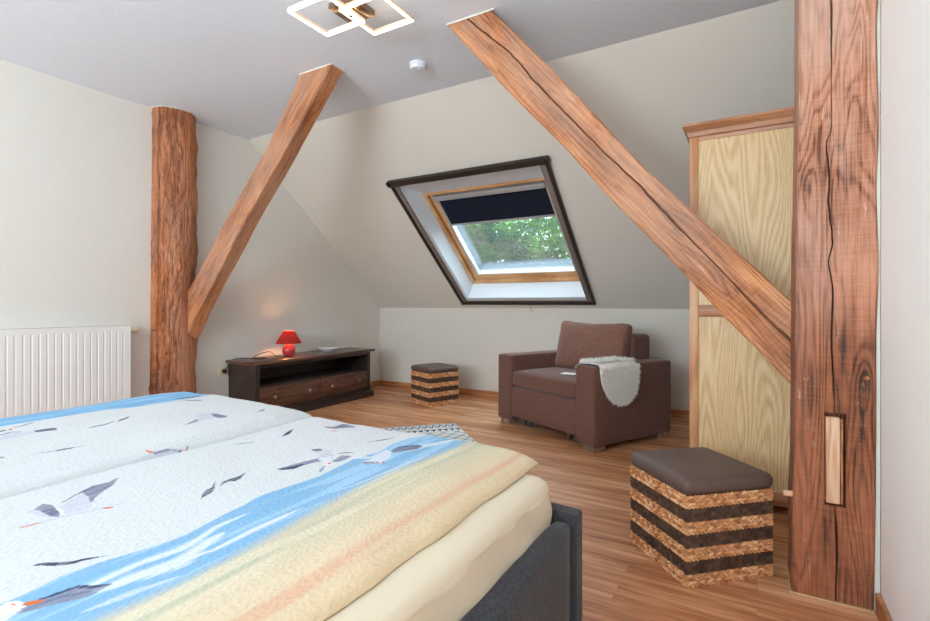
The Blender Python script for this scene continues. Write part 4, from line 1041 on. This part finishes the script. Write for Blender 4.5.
o = duvet('duvet', -2.56, -1.554, -.45, 1.475, .500, .068, .10, .05, .045, True)
tag(o, 'left hand duvet, mostly white with gulls and a blue outer edge, nearest the radiator', 'duvet', 'printed duvets on the bed')

# ================================================================== RUG
rugx, rugy = .80, 1.35
nxr, nyr = 240, 400
u = np.linspace(0, rugx, nxr); v = np.linspace(0, rugy, nyr); U, V = np.meshgrid(u, v, indexing='ij')
base = lin((224, 227, 224)); dark = lin((62, 70, 84)); mid = lin((150, 162, 172))
col = np.tile(base, U.shape+(1,))
def band(m, c):
    m = m[..., None]; return np.where(m, c, col)
zig = np.abs(((V/.055) % 1)-.5)*2
col = band((np.abs(U-.012) < .006), mid)
col = band((U > .03) & (U < .11) & (np.abs((U-.03)/.08-zig) < .22), dark)
col = band((U > .03) & (U < .11) & (np.abs((U-.03)/.08-(1-zig)) < .10), mid)
col = band((np.abs(U-.135) < .005), mid)
tri = (U > .165) & (U < .225) & ((U-.165)/.06 < 1-np.abs(((V/.05) % 1)-.5)*2)
col = band(tri, dark); col = band(np.abs(U-.24) < .004, mid)
p1 = ((U*1.0+V*1.0)/.11) % 1; p2 = ((U-V)/.11) % 1
col = band((U > .26) & (U < .62) & ((p1 < .09) | (p2 < .09)), dark)
tri2 = (U > .64) & (U < .70) & ((U-.64)/.06 < np.abs(((V/.05) % 1)-.5)*2)
col = band(tri2, dark)
bm = BM(); box(bm, (0, 0, 0), (rugx, rugy, .006)); 
Z = .008+.0006*np.sin(U*900)
co = np.stack([U, -V, Z], -1).reshape(-1, 3); idx = np.arange(nxr*nyr).reshape(nxr, nyr)
faces = np.stack([idx[:-1, :-1].ravel(), idx[:-1, 1:].ravel(), idx[1:, 1:].ravel(), idx[1:, :-1].ravel()], 1)
loop = np.array(list(idx[:, 0])+list(idx[-1, 1:])+list(idx[-2::-1, -1])+list(idx[0, -2:0:-1])); nb = len(loop); b0 = len(co)
low = co[loop].copy(); low[:, 2] = .0005; co = np.concatenate([co, low])
lf = np.stack([loop, np.roll(loop, -1), np.roll(np.arange(b0, b0+nb), -1), np.arange(b0, b0+nb)], 1)
me = bpy.data.meshes.new('rug'); me.from_pydata(co.tolist(), [], np.concatenate([faces, lf]).tolist()+[list(range(b0, b0+nb))]); bm.free()
at = me.color_attributes.new('Col', 'FLOAT_COLOR', 'POINT'); cc = np.ones((len(co), 4)); cc[:b0, :3] = col.reshape(-1, 3); cc[b0:, :3] = base; at.data.foreach_set('color', cc.ravel())
o = link('rug', me, M['rug']); o.location = (-2.172, 3.537, 0); o.rotation_euler = (0, 0, math.radians(-43.5))
tag(o, 'pale rug with dark geometric pattern on the floor beyond the bed foot', 'rug')

# ================================================================== CEILING LIGHT, DETECTOR
cl = empty('ceiling_light', (-1.735, 1.845, CZ)); tag(cl, 'ceiling lamp of two overlapping glowing square rings on a bronze plate', 'ceiling light')
bx('mounting_plate', (-.110, -.047, -.03), (.052, .115, 0), M['mirror'], cl, .002)
bm = BM(); tube(bm, [(.0, .0, -.03), (0, 0, -.075)], .012, 14); ob('stem', bm, M['mirror'], cl, 50)
def ring_(x0, y0, s, zc, tw=.015, th=.016):
    r = empty('tmp'); bpy.data.objects.remove(r)
    bm = BM()
    for a, b in (((x0, y0, zc), (x0+s, y0+tw, zc+th)), ((x0, y0+s-tw, zc), (x0+s, y0+s, zc+th)), ((x0, y0+tw, zc), (x0+tw, y0+s-tw, zc+th)), ((x0+s-tw, y0+tw, zc), (x0+s, y0+s-tw, zc+th))): box(bm, a, b)
    f = ob('ring_frame', bm, M['ledframe'], cl)
    bm = BM(); e = .002; t2 = tw-2*e
    for a, b in (((x0+e, y0+e, zc-.004), (x0+s-e, y0+e+t2, zc-.0002)), ((x0+e, y0+s-e-t2, zc-.004), (x0+s-e, y0+s-e, zc-.0002)), ((x0+e, y0+tw, zc-.004), (x0+e+t2, y0+s-tw, zc-.0002)), ((x0+s-e-t2, y0+tw, zc-.004), (x0+s-e, y0+s-tw, zc-.0002))): box(bm, a, b)
    ob('led_strip', bm, M['led'], f)
ring_(-1.958+1.735, 1.640-1.845, .262, -.085); ring_(-1.765+1.735, 1.788-1.845, .262, -.062)
sd = empty('smoke_detector', (-1.828, 2.536, CZ)); tag(sd, 'round white smoke detector on the ceiling', 'smoke detector')
bm = BM(); lathe(bm, [(0, 0), (.054, 0), (.054, -.012), (.050, -.016), (.050, -.030), (.046, -.036), (.030, -.038), (0, -.038)], 40); ob('detector_body', bm, M['detector'], sd, 40)
bm = BM(); lathe(bm, [(.0, -.037), (.009, -.037), (.009, -.041), (0, -.0415)], 16, (.018, -.015, 0)); ob('test_button', bm, M['detector'], sd, 40)

# ================================================================== OUTSIDE
g = bx('ground', (-40, 5.2, -3.2), (30, 60, -3), M['grass']); struct(g)
def tree(name, cx, cy, cz, R, nleaf, seed, label):
    r = random.Random(seed); t = empty(name, (cx, cy, -3)); tag(t, label, 'tree', 'trees outside the skylight')
    bm = BM(); top = cz+3
    tube(bm, catmull([(0, 0, 0), (.1, .05, top*.35), (-.05, .1, top*.65), (.05, 0, top)], 5), [.28-.2*i/15 for i in range(16)], 10)
    for k in range(16):
        a = r.uniform(0, 2*PI); z0 = top*r.uniform(.35, .9); ln = R*r.uniform(.5, .85); e = (math.cos(a)*ln, math.sin(a)*ln, z0+ln*r.uniform(.2, .7))
        tube(bm, catmull([(0, 0, z0), (e[0]*.5, e[1]*.5, z0+(e[2]-z0)*.35), e], 4), [.07-.055*i/8 for i in range(9)], 6)
    ob('trunk', bm, M['bark'], t, 60)
    rr = np.random.default_rng(seed)
    nc = 190; cen = rr.normal(size=(nc, 3)); cen /= np.linalg.norm(cen, axis=1)[:, None]; cen *= (rr.random(nc)**.4)[:, None]*R*np.array([1, .8, 1.35])
    which = rr.integers(0, nc, nleaf); P = cen[which]+rr.normal(size=(nleaf, 3))*R*.10+np.array([0, 0, top])
    A = rr.normal(size=(nleaf, 3)); A /= np.linalg.norm(A, axis=1)[:, None]; Bq = np.cross(A, rr.normal(size=(nleaf, 3))); Bq /= np.linalg.norm(Bq, axis=1)[:, None]
    L = rr.uniform(.04, .075, nleaf)[:, None]; q = np.stack([P-A*L, P+Bq*L*.45, P+A*L, P-Bq*L*.45], 1).reshape(-1, 3)
    me = bpy.data.meshes.new('foliage'); me.from_pydata(q.tolist(), [], np.arange(nleaf*4).reshape(-1, 4).tolist()); o = link('foliage', me, M['leaf'], t)
    return t
tree('tree', -6.4, 12.0, 2.3, 1.45, 20000, 4, 'leafy green tree in the left half of the skylight view')
tree('tree', -5.4, 15.3, 2.5, 1.75, 20000, 9, 'brighter leafy tree in the right half of the skylight view')

# ================================================================== LIGHT
wld = bpy.data.worlds.new('sky'); bpy.context.scene.world = wld; wld.use_nodes = True; nt = wld.node_tree
bgn = nt.nodes['Background']; bgn.inputs[0].default_value = (.80, .90, 1.0, 1); bgn.inputs[1].default_value = 5.5
def area(name, loc, rot, sx, sy, p, col):
    l = bpy.data.lights.new(name, 'AREA'); l.shape = 'RECTANGLE'; l.size = sx; l.size_y = sy; l.energy = p; l.color = col
    o = bpy.data.objects.new(name, l); C.objects.link(o); o.location = loc; o.rotation_euler = rot; return o
area('back_window_fill', (-1.7, -4.28, 1.52), (math.radians(90), 0, 0), 3.1, 1.45, 92., (.80, .955, .99))  # fill light added in the made-up back window
area('bounce_fill', (-1.3, -2.3, 1.45), (math.radians(160), 0, 0), 1.4, 1.2, 78., (.79, .95, .99))  # unseen fill light, added to brighten ceiling and walls
p = sp((FX0+FX1)/2, (FS0+FS1)/2, D1+.3)
# ================================================================== CAMERA
cam = bpy.data.cameras.new('camera'); co_ = bpy.data.objects.new('camera', cam); C.objects.link(co_)
co_.location = (0, 0, EYE); co_.rotation_euler = (PI/2, 0, YAW); cam.sensor_width = 36; cam.lens = 36*F/930; cam.shift_y = -(310.5-HZ)/930; cam.clip_start = .02
sc = bpy.context.scene; sc.camera = co_
sc.view_settings.view_transform = 'Standard'; sc.view_settings.look = 'None'; sc.view_settings.gamma = 1; sc.view_settings.exposure = .5
sc.cycles.max_bounces = 12; sc.cycles.diffuse_bounces = 8; sc.cycles.transparent_max_bounces = 16
